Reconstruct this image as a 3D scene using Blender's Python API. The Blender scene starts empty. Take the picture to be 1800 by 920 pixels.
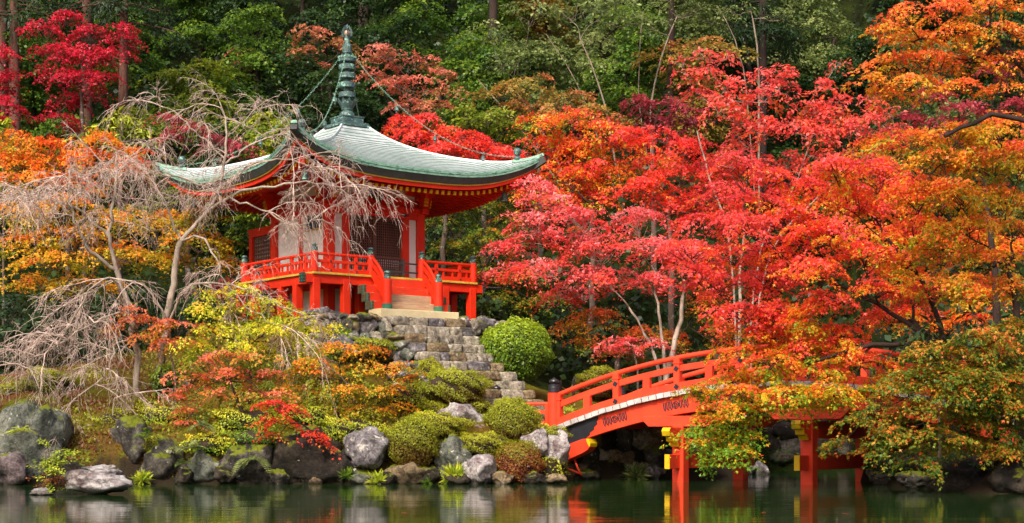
import bpy, bmesh, math, random
import numpy as np
from mathutils import noise as mnoise, Vector
rng = np.random.default_rng(7)
random.seed(7)
C = bpy.context.scene.collection
scene = bpy.context.scene
R = math.radians
F, HZ, CAMH = 2850.0, 765.0, 1.4          # focal length in photo pixels, horizon row, eye height over the water

# ------------------------------------------------------------------ camera, sky, sun, exposure
cd = bpy.data.cameras.new('camera'); cam = bpy.data.objects.new('camera', cd); C.objects.link(cam)
cam.location = (0, 0, CAMH); cam.rotation_euler = (R(90), 0, 0)
cd.sensor_width = 36; cd.lens = 36 * F / 1800; cd.shift_y = (HZ - 460) / 1800
cd.clip_start = 0.5; cd.clip_end = 1500
scene.camera = cam
SUN_EL, SUN_AZ = 44, 203                  # elevation; azimuth the light comes from, clockwise from +Y
world = bpy.data.worlds.new('World'); scene.world = world; world.use_nodes = True
nt = world.node_tree; nt.nodes.clear()
sky = nt.nodes.new('ShaderNodeTexSky'); sky.sky_type = 'NISHITA'; sky.sun_disc = False
sky.sun_elevation = R(SUN_EL); sky.sun_rotation = R(SUN_AZ); sky.air_density = 1.0; sky.dust_density = 7.0; sky.ozone_density = 1.0
bg = nt.nodes.new('ShaderNodeBackground'); bg.inputs[1].default_value = 0.125
wo = nt.nodes.new('ShaderNodeOutputWorld')
nt.links.new(sky.outputs[0], bg.inputs[0]); nt.links.new(bg.outputs[0], wo.inputs[0])
sd = bpy.data.lights.new('sun', 'SUN'); sd.energy = 2.3; sd.angle = R(10); sd.color = (1, .93, .8)
sun = bpy.data.objects.new('sun', sd); C.objects.link(sun)
sun.rotation_euler = Vector((-math.sin(R(SUN_AZ)) * math.cos(R(SUN_EL)), -math.cos(R(SUN_AZ)) * math.cos(R(SUN_EL)), -math.sin(R(SUN_EL)))).to_track_quat('-Z', 'Y').to_euler()
scene.view_settings.view_transform = 'Standard'; scene.view_settings.look = 'None'
scene.view_settings.exposure = 0.8; scene.view_settings.gamma = 1.0
scene.cycles.max_bounces = 6; scene.cycles.diffuse_bounces = 3; scene.cycles.glossy_bounces = 2
scene.cycles.transmission_bounces = 3; scene.cycles.transparent_max_bounces = 4
scene.cycles.use_denoising = True

# ------------------------------------------------------------------ helpers
def W(px, py, D):                          # a point of the place from its bearing, height and distance
    return np.array([(px - 900) * D / F, D, CAMH + (HZ - py) * D / F])
def lin(r, g, b):
    f = lambda c: c / 12.92 if c <= .04045 else ((c + .055) / 1.055) ** 2.4
    return np.array([f(r / 255), f(g / 255), f(b / 255)])
def tag(o, label=None, cat=None, group=None, kind=None):
    if label: o['label'] = label
    if cat: o['category'] = cat
    if group: o['group'] = group
    if kind: o['kind'] = kind
    return o
def empty(name, loc=(0, 0, 0), rz=0):
    o = bpy.data.objects.new(name, None); C.objects.link(o); o.location = loc; o.rotation_euler = (0, 0, rz); o.empty_display_size = .2
    return o
def link(name, me, parent=None, loc=None, rot=None, scale=None):
    o = bpy.data.objects.new(name, me); C.objects.link(o)
    if parent: o.parent = parent
    if loc is not None: o.location = loc
    if rot is not None: o.rotation_euler = rot
    if scale is not None: o.scale = scale
    return o
def np_mesh(name, V, faces, mats, midx=None, col=None, smooth=False):
    """V (n,3); faces: list of (m,k) int arrays."""
    me = bpy.data.meshes.new(name)
    V = np.asarray(V, np.float32); me.vertices.add(len(V)); me.vertices.foreach_set('co', V.ravel())
    faces = [np.asarray(f, np.int32) for f in faces if len(f)]
    nl = sum(f.size for f in faces); npoly = sum(len(f) for f in faces)
    me.loops.add(nl); me.polygons.add(npoly)
    me.loops.foreach_set('vertex_index', np.concatenate([f.ravel() for f in faces]))
    tot = np.concatenate([np.full(len(f), f.shape[1], np.int32) for f in faces])
    st = np.concatenate([[0], np.cumsum(tot)[:-1]]).astype(np.int32)
    me.polygons.foreach_set('loop_start', st); me.polygons.foreach_set('loop_total', tot)
    if smooth: me.polygons.foreach_set('use_smooth', np.ones(npoly, bool))
    for m in (mats if isinstance(mats, (list, tuple)) else [mats]): me.materials.append(m)
    if midx is not None: me.polygons.foreach_set('material_index', np.asarray(midx, np.int32))
    me.update(calc_edges=True)
    if col is not None:
        a = me.attributes.new('leaf_colour', 'FLOAT_COLOR', 'POINT')
        c4 = np.ones((len(V), 4), np.float32); c4[:, :3] = col
        a.data.foreach_set('color', c4.ravel())
    return me
class MB:
    """collects shapes for ONE mesh object"""
    def __init__(s): s.v = []; s.f = {3: [], 4: []}; s.mi = {3: [], 4: []}; s.n = 0; s.ng = []; s.ngm = []
    def add(s, V, faces, mi=0):
        V = np.asarray(V, float).reshape(-1, 3)
        for f in faces:
            if len(f) in (3, 4): s.f[len(f)].append([i + s.n for i in f]); s.mi[len(f)].append(mi)
            else: s.ng.append([i + s.n for i in f]); s.ngm.append(mi)
        s.v.append(V); s.n += len(V); return s
    def box(s, c, d, mi=0, rz=0, M=None):
        x, y, z = d[0] / 2, d[1] / 2, d[2] / 2
        V = np.array([[i * x, j * y, k * z] for i in (-1, 1) for j in (-1, 1) for k in (-1, 1)])
        if rz: cz, sz = math.cos(rz), math.sin(rz); V = V @ np.array([[cz, sz, 0], [-sz, cz, 0], [0, 0, 1]])
        if M is not None: V = V @ np.array(M).T
        return s.add(V + np.array(c), [(0, 1, 3, 2), (4, 6, 7, 5), (0, 4, 5, 1), (2, 3, 7, 6), (0, 2, 6, 4), (1, 5, 7, 3)], mi)
    def sweep(s, pts, prof, mi=0, up=(0, 0, 1), caps=True, endmi=None):
        """profile [(side, up)] along pts"""
        P = np.asarray(pts, float); n = len(P); k = len(prof); T = np.gradient(P, axis=0); T /= np.linalg.norm(T, axis=1)[:, None]
        U0 = np.array(up, float); V = []
        for i in range(n):
            S = np.cross(T[i], U0); S /= np.linalg.norm(S); U = np.cross(S, T[i])
            V += [P[i] + a * S + b * U for a, b in prof]
        fs = [(i * k + j, i * k + (j + 1) % k, (i + 1) * k + (j + 1) % k, (i + 1) * k + j) for i in range(n - 1) for j in range(k)]
        s.add(V, fs, mi)
        if caps:
            e = mi if endmi is None else endmi
            s.add([V[j] for j in range(k)], [tuple(range(k))[::-1]], e); s.add(V[-k:], [tuple(range(k))], e)
        return s
    def bar(s, a, b, w, h, mi=0, endmi=None):
        return s.sweep([a, b], [(-w / 2, -h / 2), (w / 2, -h / 2), (w / 2, h / 2), (-w / 2, h / 2)], mi, endmi=endmi, up=(0, 0, 1) if abs(a[0] - b[0]) + abs(a[1] - b[1]) > 1e-6 else (0, 1, 0))
    def tube(s, pts, r, k=8, mi=0):
        P = np.asarray(pts, float); rr = np.broadcast_to(np.asarray(r, float), (len(P),))
        T = np.gradient(P, axis=0); T /= np.linalg.norm(T, axis=1)[:, None] + 1e-9; V = []
        for i in range(len(P)):
            a = np.array([0, 0, 1.]) if abs(T[i][2]) < .9 else np.array([0, 1., 0])
            S = np.cross(T[i], a); S /= np.linalg.norm(S); U = np.cross(S, T[i])
            V += [P[i] + rr[i] * (math.cos(t) * S + math.sin(t) * U) for t in np.arange(k) * 2 * math.pi / k]
        fs = [(i * k + j, i * k + (j + 1) % k, (i + 1) * k + (j + 1) % k, (i + 1) * k + j) for i in range(len(P) - 1) for j in range(k)]
        s.add(V, fs, mi); s.add(V[:k], [tuple(range(k))[::-1]], mi); s.add(V[-k:], [tuple(range(k))], mi); return s
    def lathe(s, prof, c=(0, 0, 0), k=16, mi=0, mis=None):
        V = [(c[0] + r * math.cos(t), c[1] + r * math.sin(t), c[2] + z) for r, z in prof for t in np.arange(k) * 2 * math.pi / k]
        n = len(prof); base = s.n
        for i in range(n - 1):
            fs = [(i * k + j, i * k + (j + 1) % k, (i + 1) * k + (j + 1) % k, (i + 1) * k + j) for j in range(k)]
            s.add([], [], 0)
            m = mi if mis is None else mis[i]
            for f in fs: s.f[4].append([q + base for q in f]); s.mi[4].append(m)
        s.v.append(np.array(V)); s.n += len(V)
        s.add(V[:k], [tuple(range(k))[::-1]], mi); s.add(V[-k:], [tuple(range(k))], mi if mis is None else mis[-1]); return s
    def prism(s, poly, y0, y1, mi=0, T=None):
        """poly [(x,z)] extruded y0..y1"""
        n = len(poly); V = np.array([(x, y0, z) for x, z in poly] + [(x, y1, z) for x, z in poly])
        if T is not None: V = T(V)
        return s.add(V, [tuple(range(n)), tuple(range(2 * n - 1, n - 1, -1))] + [(i, n + i, n + (i + 1) % n, (i + 1) % n) for i in range(n)], mi)
    def mesh(s, name, mats, smooth=False, bevel=0):
        me = bpy.data.meshes.new(name)
        V = np.concatenate(s.v) if s.v else np.zeros((0, 3)); fs = s.f[3] + s.f[4] + s.ng; mi = s.mi[3] + s.mi[4] + s.ngm
        me.from_pydata(V.tolist(), [], fs)
        for m in (mats if isinstance(mats, (list, tuple)) else [mats]): me.materials.append(m)
        me.polygons.foreach_set('material_index', mi)
        if smooth: me.polygons.foreach_set('use_smooth', [True] * len(fs))
        bm = bmesh.new(); bm.from_mesh(me); bmesh.ops.recalc_face_normals(bm, faces=bm.faces)
        if bevel:
            bmesh.ops.remove_doubles(bm, verts=bm.verts, dist=1e-4)
            es = [e for e in bm.edges if len(e.link_faces) == 2 and e.calc_face_angle(0) > .6]
            bmesh.ops.bevel(bm, geom=es, offset=bevel, segments=1, affect='EDGES', clamp_overlap=True)
        bm.to_mesh(me); bm.free(); me.update(); return me
    def build(s, name, mats, parent=None, smooth=False, bevel=0):
        return link(name, s.mesh(name, mats, smooth, bevel), parent)
# ------------------------------------------------------------------ materials
M = {}
def nmat(name):
    m = bpy.data.materials.new(name); m.use_nodes = True; t = m.node_tree; t.nodes.clear()
    o = t.nodes.new('ShaderNodeOutputMaterial'); p = t.nodes.new('ShaderNodeBsdfPrincipled'); t.links.new(p.outputs[0], o.inputs[0])
    M[name] = m; return m, t, p, o
def tex(t, kind, scale, detail=4, rough=.55, vec=None, stretch=None):
    n = t.nodes.new('ShaderNodeTex' + kind); n.inputs['Scale'].default_value = scale
    if kind == 'Noise': n.inputs['Detail'].default_value = detail; n.inputs['Roughness'].default_value = rough
    co = t.nodes.new('ShaderNodeTexCoord'); src = co.outputs['Object']
    if vec: g = t.nodes.new('ShaderNodeNewGeometry'); src = g.outputs['Position']
    if stretch:
        mp = t.nodes.new('ShaderNodeMapping'); mp.inputs['Scale'].default_value = stretch; t.links.new(src, mp.inputs[0]); src = mp.outputs[0]
    t.links.new(src, n.inputs['Vector']); return n
def ramp(t, src, stops):
    r = t.nodes.new('ShaderNodeValToRGB'); e = r.color_ramp.elements
    while len(e) < len(stops): e.new(.5)
    for el, (p, c) in zip(e, stops): el.position = p; el.color = (*c, 1) if len(c) == 3 else c
    t.links.new(src, r.inputs[0]); return r
def mix(t, fac, a, b):
    m = t.nodes.new('ShaderNodeMix'); m.data_type = 'RGBA'
    for i, v in ((0, fac), (6, a), (7, b)):
        if isinstance(v, bpy.types.NodeSocket): t.links.new(v, m.inputs[i])
        else: m.inputs[i].default_value = v if i == 0 else (*v, 1)
    return m.outputs[2]
def bump(t, p, src, strength=.3, dist=.02):
    b = t.nodes.new('ShaderNodeBump'); b.inputs['Strength'].default_value = strength; b.inputs['Distance'].default_value = dist
    t.links.new(src, b.inputs['Height']); t.links.new(b.outputs[0], p.inputs['Normal']); return b
def simple(name, c1, c2=None, rough=.6, scale=3, stretch=None, bmp=.15, spec=.3, metal=0, worn=None, wornat=.66, wscale=5, wst=None):
    m, t, p, o = nmat(name); c2 = c2 if c2 is not None else [c * .75 for c in c1]
    n = tex(t, 'Noise', scale, 6, .6, True, stretch); r = ramp(t, n.outputs[0], [(.3, c2), (.7, c1)]); out = r.outputs[0]
    if worn is not None:
        n2 = tex(t, 'Noise', wscale, 8, .7, True, wst); r2 = ramp(t, n2.outputs[0], [(wornat, (0, 0, 0)), (wornat + .05, (1, 1, 1))]); out = mix(t, r2.outputs[0], out, worn)
    t.links.new(out, p.inputs['Base Color']); p.inputs['Roughness'].default_value = rough; p.inputs['Metallic'].default_value = metal
    p.inputs['Specular IOR Level'].default_value = spec
    if bmp: n3 = tex(t, 'Noise', scale * 9, 5, .6, True, stretch); bump(t, p, n3.outputs[0], bmp, .01)
    return m
VERM = lin(222, 50, 18)
simple('vermilion', VERM, lin(200, 38, 14), .5, 1.6, worn=lin(184, 62, 34), wornat=.62, wscale=4, wst=(2, 2, .5), bmp=.1)
simple('vermilion_bridge', lin(228, 70, 38), lin(204, 54, 28), .55, 1.6, worn=lin(170, 66, 46), wornat=.6, wscale=3.2, wst=(2, 2, .5), bmp=.1)
simple('vermilion_worn', lin(214, 60, 30), lin(196, 50, 26), .6, 2, worn=lin(176, 140, 112), wornat=.6, wscale=2, wst=(.6, .6, 9), bmp=.3)
simple('bare_wood', lin(190, 160, 130), lin(150, 118, 92), .75, 2, (1, 1, 7), .4, worn=lin(214, 78, 44), wornat=.62, wscale=1.6, wst=(1, 1, 4))
simple('plaster', lin(232, 228, 226), lin(216, 209, 206), .85, 1.2, bmp=.08, worn=lin(196, 186, 178), wornat=.62, wscale=2.5, wst=(2, 2, .4))
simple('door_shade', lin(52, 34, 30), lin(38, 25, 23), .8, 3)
simple('dark_wood', lin(112, 72, 60), lin(84, 54, 46), .6, 3, (1, 1, .2), .2)
simple('grey_wood', lin(92, 82, 84), lin(66, 58, 60), .7, 3, (1, 1, .3), .3)
simple('edge_wood', lin(208, 176, 72), lin(178, 146, 54), .6, 2)
simple('yellow_paint', lin(222, 182, 22), lin(196, 154, 16), .5, 2)
simple('bronze', lin(74, 98, 96), lin(52, 70, 72), .5, 6, bmp=.2, spec=.5, worn=lin(128, 180, 158), wornat=.56, wscale=7)
simple('black_metal', lin(38, 38, 46), lin(26, 26, 32), .4, 3, spec=.5, bmp=.05)
simple('rust_metal', lin(120, 62, 44), lin(84, 50, 40), .6, 8)
simple('patina_metal', lin(58, 116, 92), lin(38, 84, 68), .5, 9, worn=lin(150, 84, 50), wornat=.6, wscale=14)
simple('dark_fitting', lin(46, 66, 58), lin(34, 48, 44), .5, 6)
simple('green_board', lin(16, 70, 44), lin(12, 56, 36), .5, 3)
simple('blue_board', lin(34, 62, 86), lin(26, 50, 70), .5, 3)
simple('gold', lin(200, 150, 50), lin(170, 120, 36), .4, 3, spec=.5)
simple('plank_white', lin(200, 196, 194), lin(156, 150, 150), .7, 3, worn=lin(120, 114, 112), wornat=.62, wscale=6, bmp=.2)
simple('pale_stone', lin(226, 210, 170), lin(196, 178, 138), .8, 1.5, worn=lin(160, 148, 110), wornat=.64, wscale=3)
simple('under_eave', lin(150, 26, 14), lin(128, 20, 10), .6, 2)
simple('rope', lin(150, 120, 84), lin(110, 86, 60), .9, 8)
simple('soil', lin(96, 78, 52), lin(66, 54, 36), .95, 2)
# copper roof: bluish white sheen put into the base colour, with green streaks
m, t, p, o = nmat('copper_roof')
n = tex(t, 'Noise', 2.2, 8, .65, True); r = ramp(t, n.outputs[0], [(.35, lin(152, 164, 162)), (.55, lin(184, 191, 192)), (.75, lin(204, 208, 213))])
n2 = tex(t, 'Noise', 5, 8, .7, True, (1, 1, 5)); r2 = ramp(t, n2.outputs[0], [(.56, (0, 0, 0)), (.66, (1, 1, 1))])
t.links.new(mix(t, r2.outputs[0], r.outputs[0], lin(128, 146, 142)), p.inputs['Base Color'])
p.inputs['Roughness'].default_value = .38; p.inputs['Specular IOR Level'].default_value = .6; p.inputs['Metallic'].default_value = .1
bump(t, p, n2.outputs[0], .08, .01)
m, t, p, o = nmat('patina_edge')
n = tex(t, 'Noise', 6, 8, .7, True, (1, 1, 3)); r = ramp(t, n.outputs[0], [(.36, lin(40, 66, 60)), (.44, lin(92, 132, 116)), (.6, lin(132, 172, 152)), (.75, lin(98, 136, 120))])
t.links.new(r.outputs[0], p.inputs['Base Color']); p.inputs['Roughness'].default_value = .6
simple('roof_lip', lin(66, 68, 66), lin(46, 48, 46), .6, 4)
# stone: mottled, with moss on what faces up and lichen spots
def stone(name, a, b, c, moss=.5, lichen=.6, crack=.6):
    a, b, c = a * .8, b * .78, c * .8; moss += .08
    m, t, p, o = nmat(name)
    n = tex(t, 'Noise', 1.7, 9, .68, True); r = ramp(t, n.outputs[0], [(.4, a), (.5, b), (.6, c)])
    v = tex(t, 'Noise', 11, 6, .7, True); rv = ramp(t, v.outputs[0], [(.38, (.3, .3, .3)), (.58, (1, 1, 1))])
    mu = t.nodes.new('ShaderNodeMix'); mu.data_type = 'RGBA'; mu.blend_type = 'MULTIPLY'; mu.inputs[0].default_value = .8
    t.links.new(r.outputs[0], mu.inputs[6]); t.links.new(rv.outputs[0], mu.inputs[7]); out = mu.outputs[2]
    l = tex(t, 'Noise', 5, 3, .5, True); rl = ramp(t, l.outputs[0], [(lichen, (0, 0, 0)), (lichen + .05, (1, 1, 1))]); out = mix(t, rl.outputs[0], out, lin(196, 190, 178))
    g = t.nodes.new('ShaderNodeNewGeometry'); sp = t.nodes.new('ShaderNodeSeparateXYZ'); t.links.new(g.outputs['Normal'], sp.inputs[0])
    nm = tex(t, 'Noise', 2.3, 6, .65, True); ad = t.nodes.new('ShaderNodeMath'); ad.operation = 'MULTIPLY_ADD'; ad.inputs[1].default_value = .35; t.links.new(sp.outputs[2], ad.inputs[0]); t.links.new(nm.outputs[0], ad.inputs[2])
    rm = ramp(t, ad.outputs[0], [(1 - moss * .62, (0, 0, 0)), (1.07 - moss * .62, (1, 1, 1))]); out = mix(t, rm.outputs[0], out, lin(110, 118, 22))
    vo = tex(t, 'Voronoi', 1.5, 0, 0, True, (1, 1, .7)); vo.feature = 'DISTANCE_TO_EDGE'; dn = tex(t, 'Noise', 2.5, 4, .6, True)
    vm = t.nodes.new('ShaderNodeVectorMath'); vm.operation = 'MULTIPLY_ADD'; vm.inputs[1].default_value = (.5, .5, .5); t.links.new(dn.outputs[1], vm.inputs[0]); g2 = t.nodes.new('ShaderNodeNewGeometry'); t.links.new(g2.outputs['Position'], vm.inputs[2]); t.links.new(vm.outputs[0], vo.inputs['Vector'])
    rc = ramp(t, vo.outputs['Distance'], [(.0, (1, 1, 1)), (.035, (0, 0, 0))]); fr_ = t.nodes.new('ShaderNodeMath'); fr_.operation = 'MULTIPLY'; fr_.inputs[1].default_value = crack; t.links.new(rc.outputs[0], fr_.inputs[0]); out = mix(t, fr_.outputs[0], out, lin(44, 40, 34))       # darker lines along the crack pattern
    s2 = t.nodes.new('ShaderNodeSeparateXYZ'); t.links.new(g2.outputs['Position'], s2.inputs[0]); a2 = t.nodes.new('ShaderNodeMath'); a2.operation = 'MULTIPLY_ADD'; a2.inputs[1].default_value = .25; t.links.new(dn.outputs[0], a2.inputs[0]); t.links.new(s2.outputs[2], a2.inputs[2])
    rw = ramp(t, a2.outputs[0], [(.2, (1, 1, 1)), (.3, (0, 0, 0))]); fw_ = t.nodes.new('ShaderNodeMath'); fw_.operation = 'MULTIPLY'; fw_.inputs[1].default_value = .7; t.links.new(rw.outputs[0], fw_.inputs[0]); out = mix(t, fw_.outputs[0], out, lin(42, 38, 28))             # tide stain at the waterline
    t.links.new(out, p.inputs['Base Color']); p.inputs['Roughness'].default_value = .8; p.inputs['Specular IOR Level'].default_value = .25
    cr = tex(t, 'Noise', 5, 12, .8, True, (1, 1, 2.2)); bump(t, p, cr.outputs[0], 1.0, .12)
    return m
stone('stone_dark', lin(58, 54, 50), lin(100, 94, 88), lin(134, 126, 116), .45, .66)
stone('stone_grey', lin(92, 86, 90), lin(146, 138, 142), lin(186, 178, 182), .15, .62)
stone('stone_white', lin(150, 128, 126), lin(204, 192, 192), lin(232, 224, 224), .05, .64)
stone('stone_purple', lin(96, 82, 84), lin(140, 122, 124), lin(176, 160, 160), .2, .68)
stone('stone_green', lin(84, 88, 80), lin(130, 134, 122), lin(160, 160, 146), .3, .64)
stone('stone_tan', lin(128, 108, 84), lin(178, 152, 118), lin(206, 184, 150), .25, .66)
stone('stone_step', lin(136, 126, 114), lin(196, 182, 164), lin(228, 214, 194), .2, .6, .15)
stone('stone_wet', lin(34, 30, 26), lin(62, 54, 46), lin(90, 80, 68), .25, .7)
# bark
simple('bark', lin(104, 88, 78), lin(66, 54, 48), .9, 5, (1, 1, .3), .8, worn=lin(150, 140, 128), wornat=.6, wscale=4)
simple('bark_dark', lin(62, 46, 40), lin(36, 27, 25), .9, 5, (1, 1, .3), .6)
simple('bark_cedar', lin(112, 78, 66), lin(66, 44, 38), .9, 3, (3, 3, .25), .8)
simple('bark_grey', lin(150, 134, 118), lin(100, 88, 76), .85, 4, (1, 1, .4), .6)
simple('bark_pale', lin(176, 160, 146), lin(96, 82, 72), .85, 4, (1, 1, .4), .6, worn=lin(106, 98, 82), wornat=.6, wscale=3)
simple('twig_pink', lin(230, 206, 194), lin(120, 94, 84), .8, 4, None, 0)
simple('copper_seam', lin(132, 146, 142), lin(104, 120, 114), .6, 6)
def leafmat(name, trans=.46, rough=.42, spec=.35):
    m, t, p, o = nmat(name); a = t.nodes.new('ShaderNodeAttribute'); a.attribute_name = 'leaf_colour'
    t.links.new(a.outputs['Color'], p.inputs['Base Color']); p.inputs['Roughness'].default_value = rough; p.inputs['Specular IOR Level'].default_value = spec
    tr = t.nodes.new('ShaderNodeBsdfTranslucent'); t.links.new(a.outputs['Color'], tr.inputs[0])
    mx = t.nodes.new('ShaderNodeMixShader'); mx.inputs[0].default_value = trans
    t.links.new(p.outputs[0], mx.inputs[1]); t.links.new(tr.outputs[0], mx.inputs[2]); t.links.new(mx.outputs[0], o.inputs[0]); return m
leafmat('leaf'); leafmat('leaf_waxy', .25, .35, .5)
# ground
m, t, p, o = nmat('moss_ground')
n = tex(t, 'Noise', .9, 8, .7, True); r = ramp(t, n.outputs[0], [(.3, lin(70, 48, 28)), (.44, lin(98, 74, 30)), (.55, lin(98, 96, 26)), (.72, lin(128, 128, 30))])
g = t.nodes.new('ShaderNodeNewGeometry'); sp = t.nodes.new('ShaderNodeSeparateXYZ'); t.links.new(g.outputs['Position'], sp.inputs[0])
nm = tex(t, 'Noise', 1.5, 6, .65, True); ad = t.nodes.new('ShaderNodeMath'); ad.operation = 'MULTIPLY_ADD'; ad.inputs[1].default_value = .35; t.links.new(sp.outputs[2], ad.inputs[0]); t.links.new(nm.outputs[0], ad.inputs[2])
rm = ramp(t, ad.outputs[0], [(.68, lin(44, 36, 26)), (.9, (1, 1, 1))]); rf_ = ramp(t, ad.outputs[0], [(.68, (0, 0, 0)), (.9, (1, 1, 1))])   # bare wet mud along the water
t.links.new(mix(t, rf_.outputs[0], lin(46, 38, 28), r.outputs[0]), p.inputs['Base Color']); p.inputs['Roughness'].default_value = .95; p.inputs['Specular IOR Level'].default_value = .1
n2 = tex(t, 'Noise', 14, 8, .75, True); bump(t, p, n2.outputs[0], 1, .08)
m, t, p, o = nmat('hill_ground')
n = tex(t, 'Noise', .5, 8, .7, True); r = ramp(t, n.outputs[0], [(.35, lin(34, 30, 18)), (.55, lin(42, 52, 20)), (.7, lin(62, 66, 24))])
t.links.new(r.outputs[0], p.inputs['Base Color']); p.inputs['Roughness'].default_value = 1; p.inputs['Specular IOR Level'].default_value = .05
n2 = tex(t, 'Noise', 4, 8, .75, True); bump(t, p, n2.outputs[0], 1, .3)
# water
m, t, p, o = nmat('pond')
p.inputs['Base Color'].default_value = (*(lin(30, 52, 22)), 1); p.inputs['Roughness'].default_value = .04; p.inputs['IOR'].default_value = 1.333; p.inputs['Specular IOR Level'].default_value = .36
n = tex(t, 'Noise', 1, 4, .6, True, (.35, 2.2, 1)); n2 = tex(t, 'Noise', 1, 2, .5, True, (.06, .5, 1))
ad = t.nodes.new('ShaderNodeMath'); ad.operation = 'MULTIPLY_ADD'; ad.inputs[1].default_value = .35; t.links.new(n.outputs[0], ad.inputs[0]); t.links.new(n2.outputs[0], ad.inputs[2])
bump(t, p, ad.outputs[0], .5, .022)
# ------------------------------------------------------------------ ground and water
HT = [(66, 5.5), (125, 46), (160, 60), (260, 75)]
COL = [(-1500, [(40, -.8), (42, .3), (46, 2), (56, 4)] + HT), (-400, [(44, -.8), (46, .2), (47, 1.2), (50, 2.4), (56, 3.5)] + HT),
       (0, [(45, -.8), (46, .2), (47, 1.2), (50, 2.7), (56, 3.6)] + HT), (250, [(45.5, -.8), (46.6, .3), (47.6, 1.4), (50, 2.6), (53, 3.6), (57, 4.6)] + HT),
       (450, [(46, -.8), (47, .3), (48, 1.6), (50, 3.0), (52, 4.4), (53, 5.25), (62, 5.3)] + [(68, 7)] + HT[1:]),
       (560, [(46, -.8), (47, .3), (48, 1.6), (50, 3.0), (51.3, 4.0), (51.9, 5.1), (52.2, 5.25), (62, 5.3), (68, 7)] + HT[1:]),
       (610, [(46, -.8), (47, .3), (48, 1.6), (50, 2.9), (51.6, 3.6), (52.0, 5.1), (52.3, 5.25), (62, 5.3), (68, 7)] + HT[1:]),
       (700, [(46, -.8), (47, .3), (48, 1.5), (49.5, 2.3), (51.7, 3.0), (52.9, 3.3), (53.4, 5.1), (53.7, 5.25), (62, 5.3), (68, 7)] + HT[1:]),
       (800, [(46, -.8), (47, .3), (48.5, 1.8), (50, 2.3), (52, 2.4), (53.8, 3.4), (54.6, 5.0), (54.9, 5.25), (62, 5.3), (68, 7)] + HT[1:]),
       (860, [(46, -.8), (47, .3), (48.5, 1.7), (50, 2.1), (52, 2.3), (55.2, 3.3), (55.8, 5.1), (56.2, 5.25), (60, 5.2), (64, 5.5), (68, 7)] + HT[1:]),
       (905, [(46.1, -.8), (47.1, .3), (48.5, 1.5), (50.5, 2.0), (53, 2.5), (56, 3.2), (60, 4)] + HT),
       (985, [(46.7, -.8), (47.4, .2), (48.5, 1.1), (50.4, 1.5), (53, 2.0), (58, 3)] + HT),
       (1005, [(49.6, -.8), (51.0, -.5), (51.6, 1.3), (53, 1.9), (58, 3)] + HT), (1160, [(51.5, -.8), (52.5, -.1), (53.5, 1.5), (56, 2.2), (60, 3.2)] + HT),
       (1325, [(56, -.8), (58, .1), (59, 1.4), (62, 3)] + HT), (1345, [(67, -.8), (68.5, -.4), (69.2, 2.4), (74, 4)] + [(80, 9)] + HT[1:]),
       (1500, [(66, -.8), (68.5, -.4), (69.2, 2.4), (74, 4), (80, 9)] + HT[1:]), (1530, [(46, -.8), (47.5, .1), (48.5, 1.1), (56, 2.3), (64, 4)] + HT),
       (1600, [(42.5, -.8), (43.5, .1), (44.5, 1.0), (50, 2.2), (60, 4)] + HT), (1800, [(37, -.8), (38.5, .1), (39.5, .9), (46, 2.0), (60, 4.5)] + HT),
       (2300, [(32, -.8), (34, .2), (36, 1.4), (60, 6)] + HT), (3400, [(30, -.8), (32, .2), (36, 1.4), (60, 6)] + HT)]
CPX = np.array([c[0] for c in COL], float)
def ground_z(px, D):
    px = np.asarray(px, float); D = np.asarray(D, float)
    Z = np.stack([np.interp(D, [q[0] for q in c[1]], [q[1] for q in c[1]]) for c in COL])
    i = np.clip(np.searchsorted(CPX, px) - 1, 0, len(CPX) - 2); tt = np.clip((px - CPX[i]) / (CPX[i + 1] - CPX[i]), 0, 1)
    return np.take_along_axis(Z, i[None], 0)[0] * (1 - tt) + np.take_along_axis(Z, (i + 1)[None], 0)[0] * tt
def gz(px, D): return float(ground_z(np.array([px]), np.array([D]))[0])
def on(px, D): return np.array([(px - 900) * D / F, D, gz(px, D)])
pxs = np.concatenate([np.arange(-1500, -100, 60), np.arange(-100, 1900, 14), np.arange(1900, 3400, 60)]).astype(float)
Ds = np.concatenate([np.arange(6, 36, 3), np.arange(36, 60, .3), np.arange(60, 80, 1), np.arange(80, 262, 4)])
PX, DD = np.meshgrid(pxs, Ds); Zg = ground_z(PX.ravel(), DD.ravel())
Xg = (PX.ravel() - 900) * DD.ravel() / F; Yg = DD.ravel()
wob = .12 * (np.sin(Xg * 1.7 + np.sin(Yg * 1.1) * 2) * np.cos(Yg * 1.9 + Xg * .6)) * (Zg > .2) * np.where((Zg > 5.1) & (Zg < 5.4), .1, 1)
hillw = np.clip((Yg - 66) / 20, 0, 1) * 1.2 * (np.sin(Xg * .35 + 1) * np.cos(Yg * .3) + np.sin(Xg * .13))
nD, nP = PX.shape; ii = np.arange(nD * nP).reshape(nD, nP)
Q = np.stack([ii[:-1, :-1], ii[:-1, 1:], ii[1:, 1:], ii[1:, :-1]], -1).reshape(-1, 4)
gm = np_mesh('ground', np.stack([Xg, Yg, Zg + wob + hillw], 1), [Q], [M['moss_ground'], M['hill_ground']], (Yg[Q[:, 0]] > 57).astype(int), smooth=True)
tag(link('ground', gm), kind='structure')
wm = np_mesh('pond_water', [(-160, -120, 0), (160, -120, 0), (160, 75, 0), (-160, 75, 0)], [[(0, 1, 2, 3)]], M['pond'])
tag(link('pond_water', wm), kind='structure')

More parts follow.
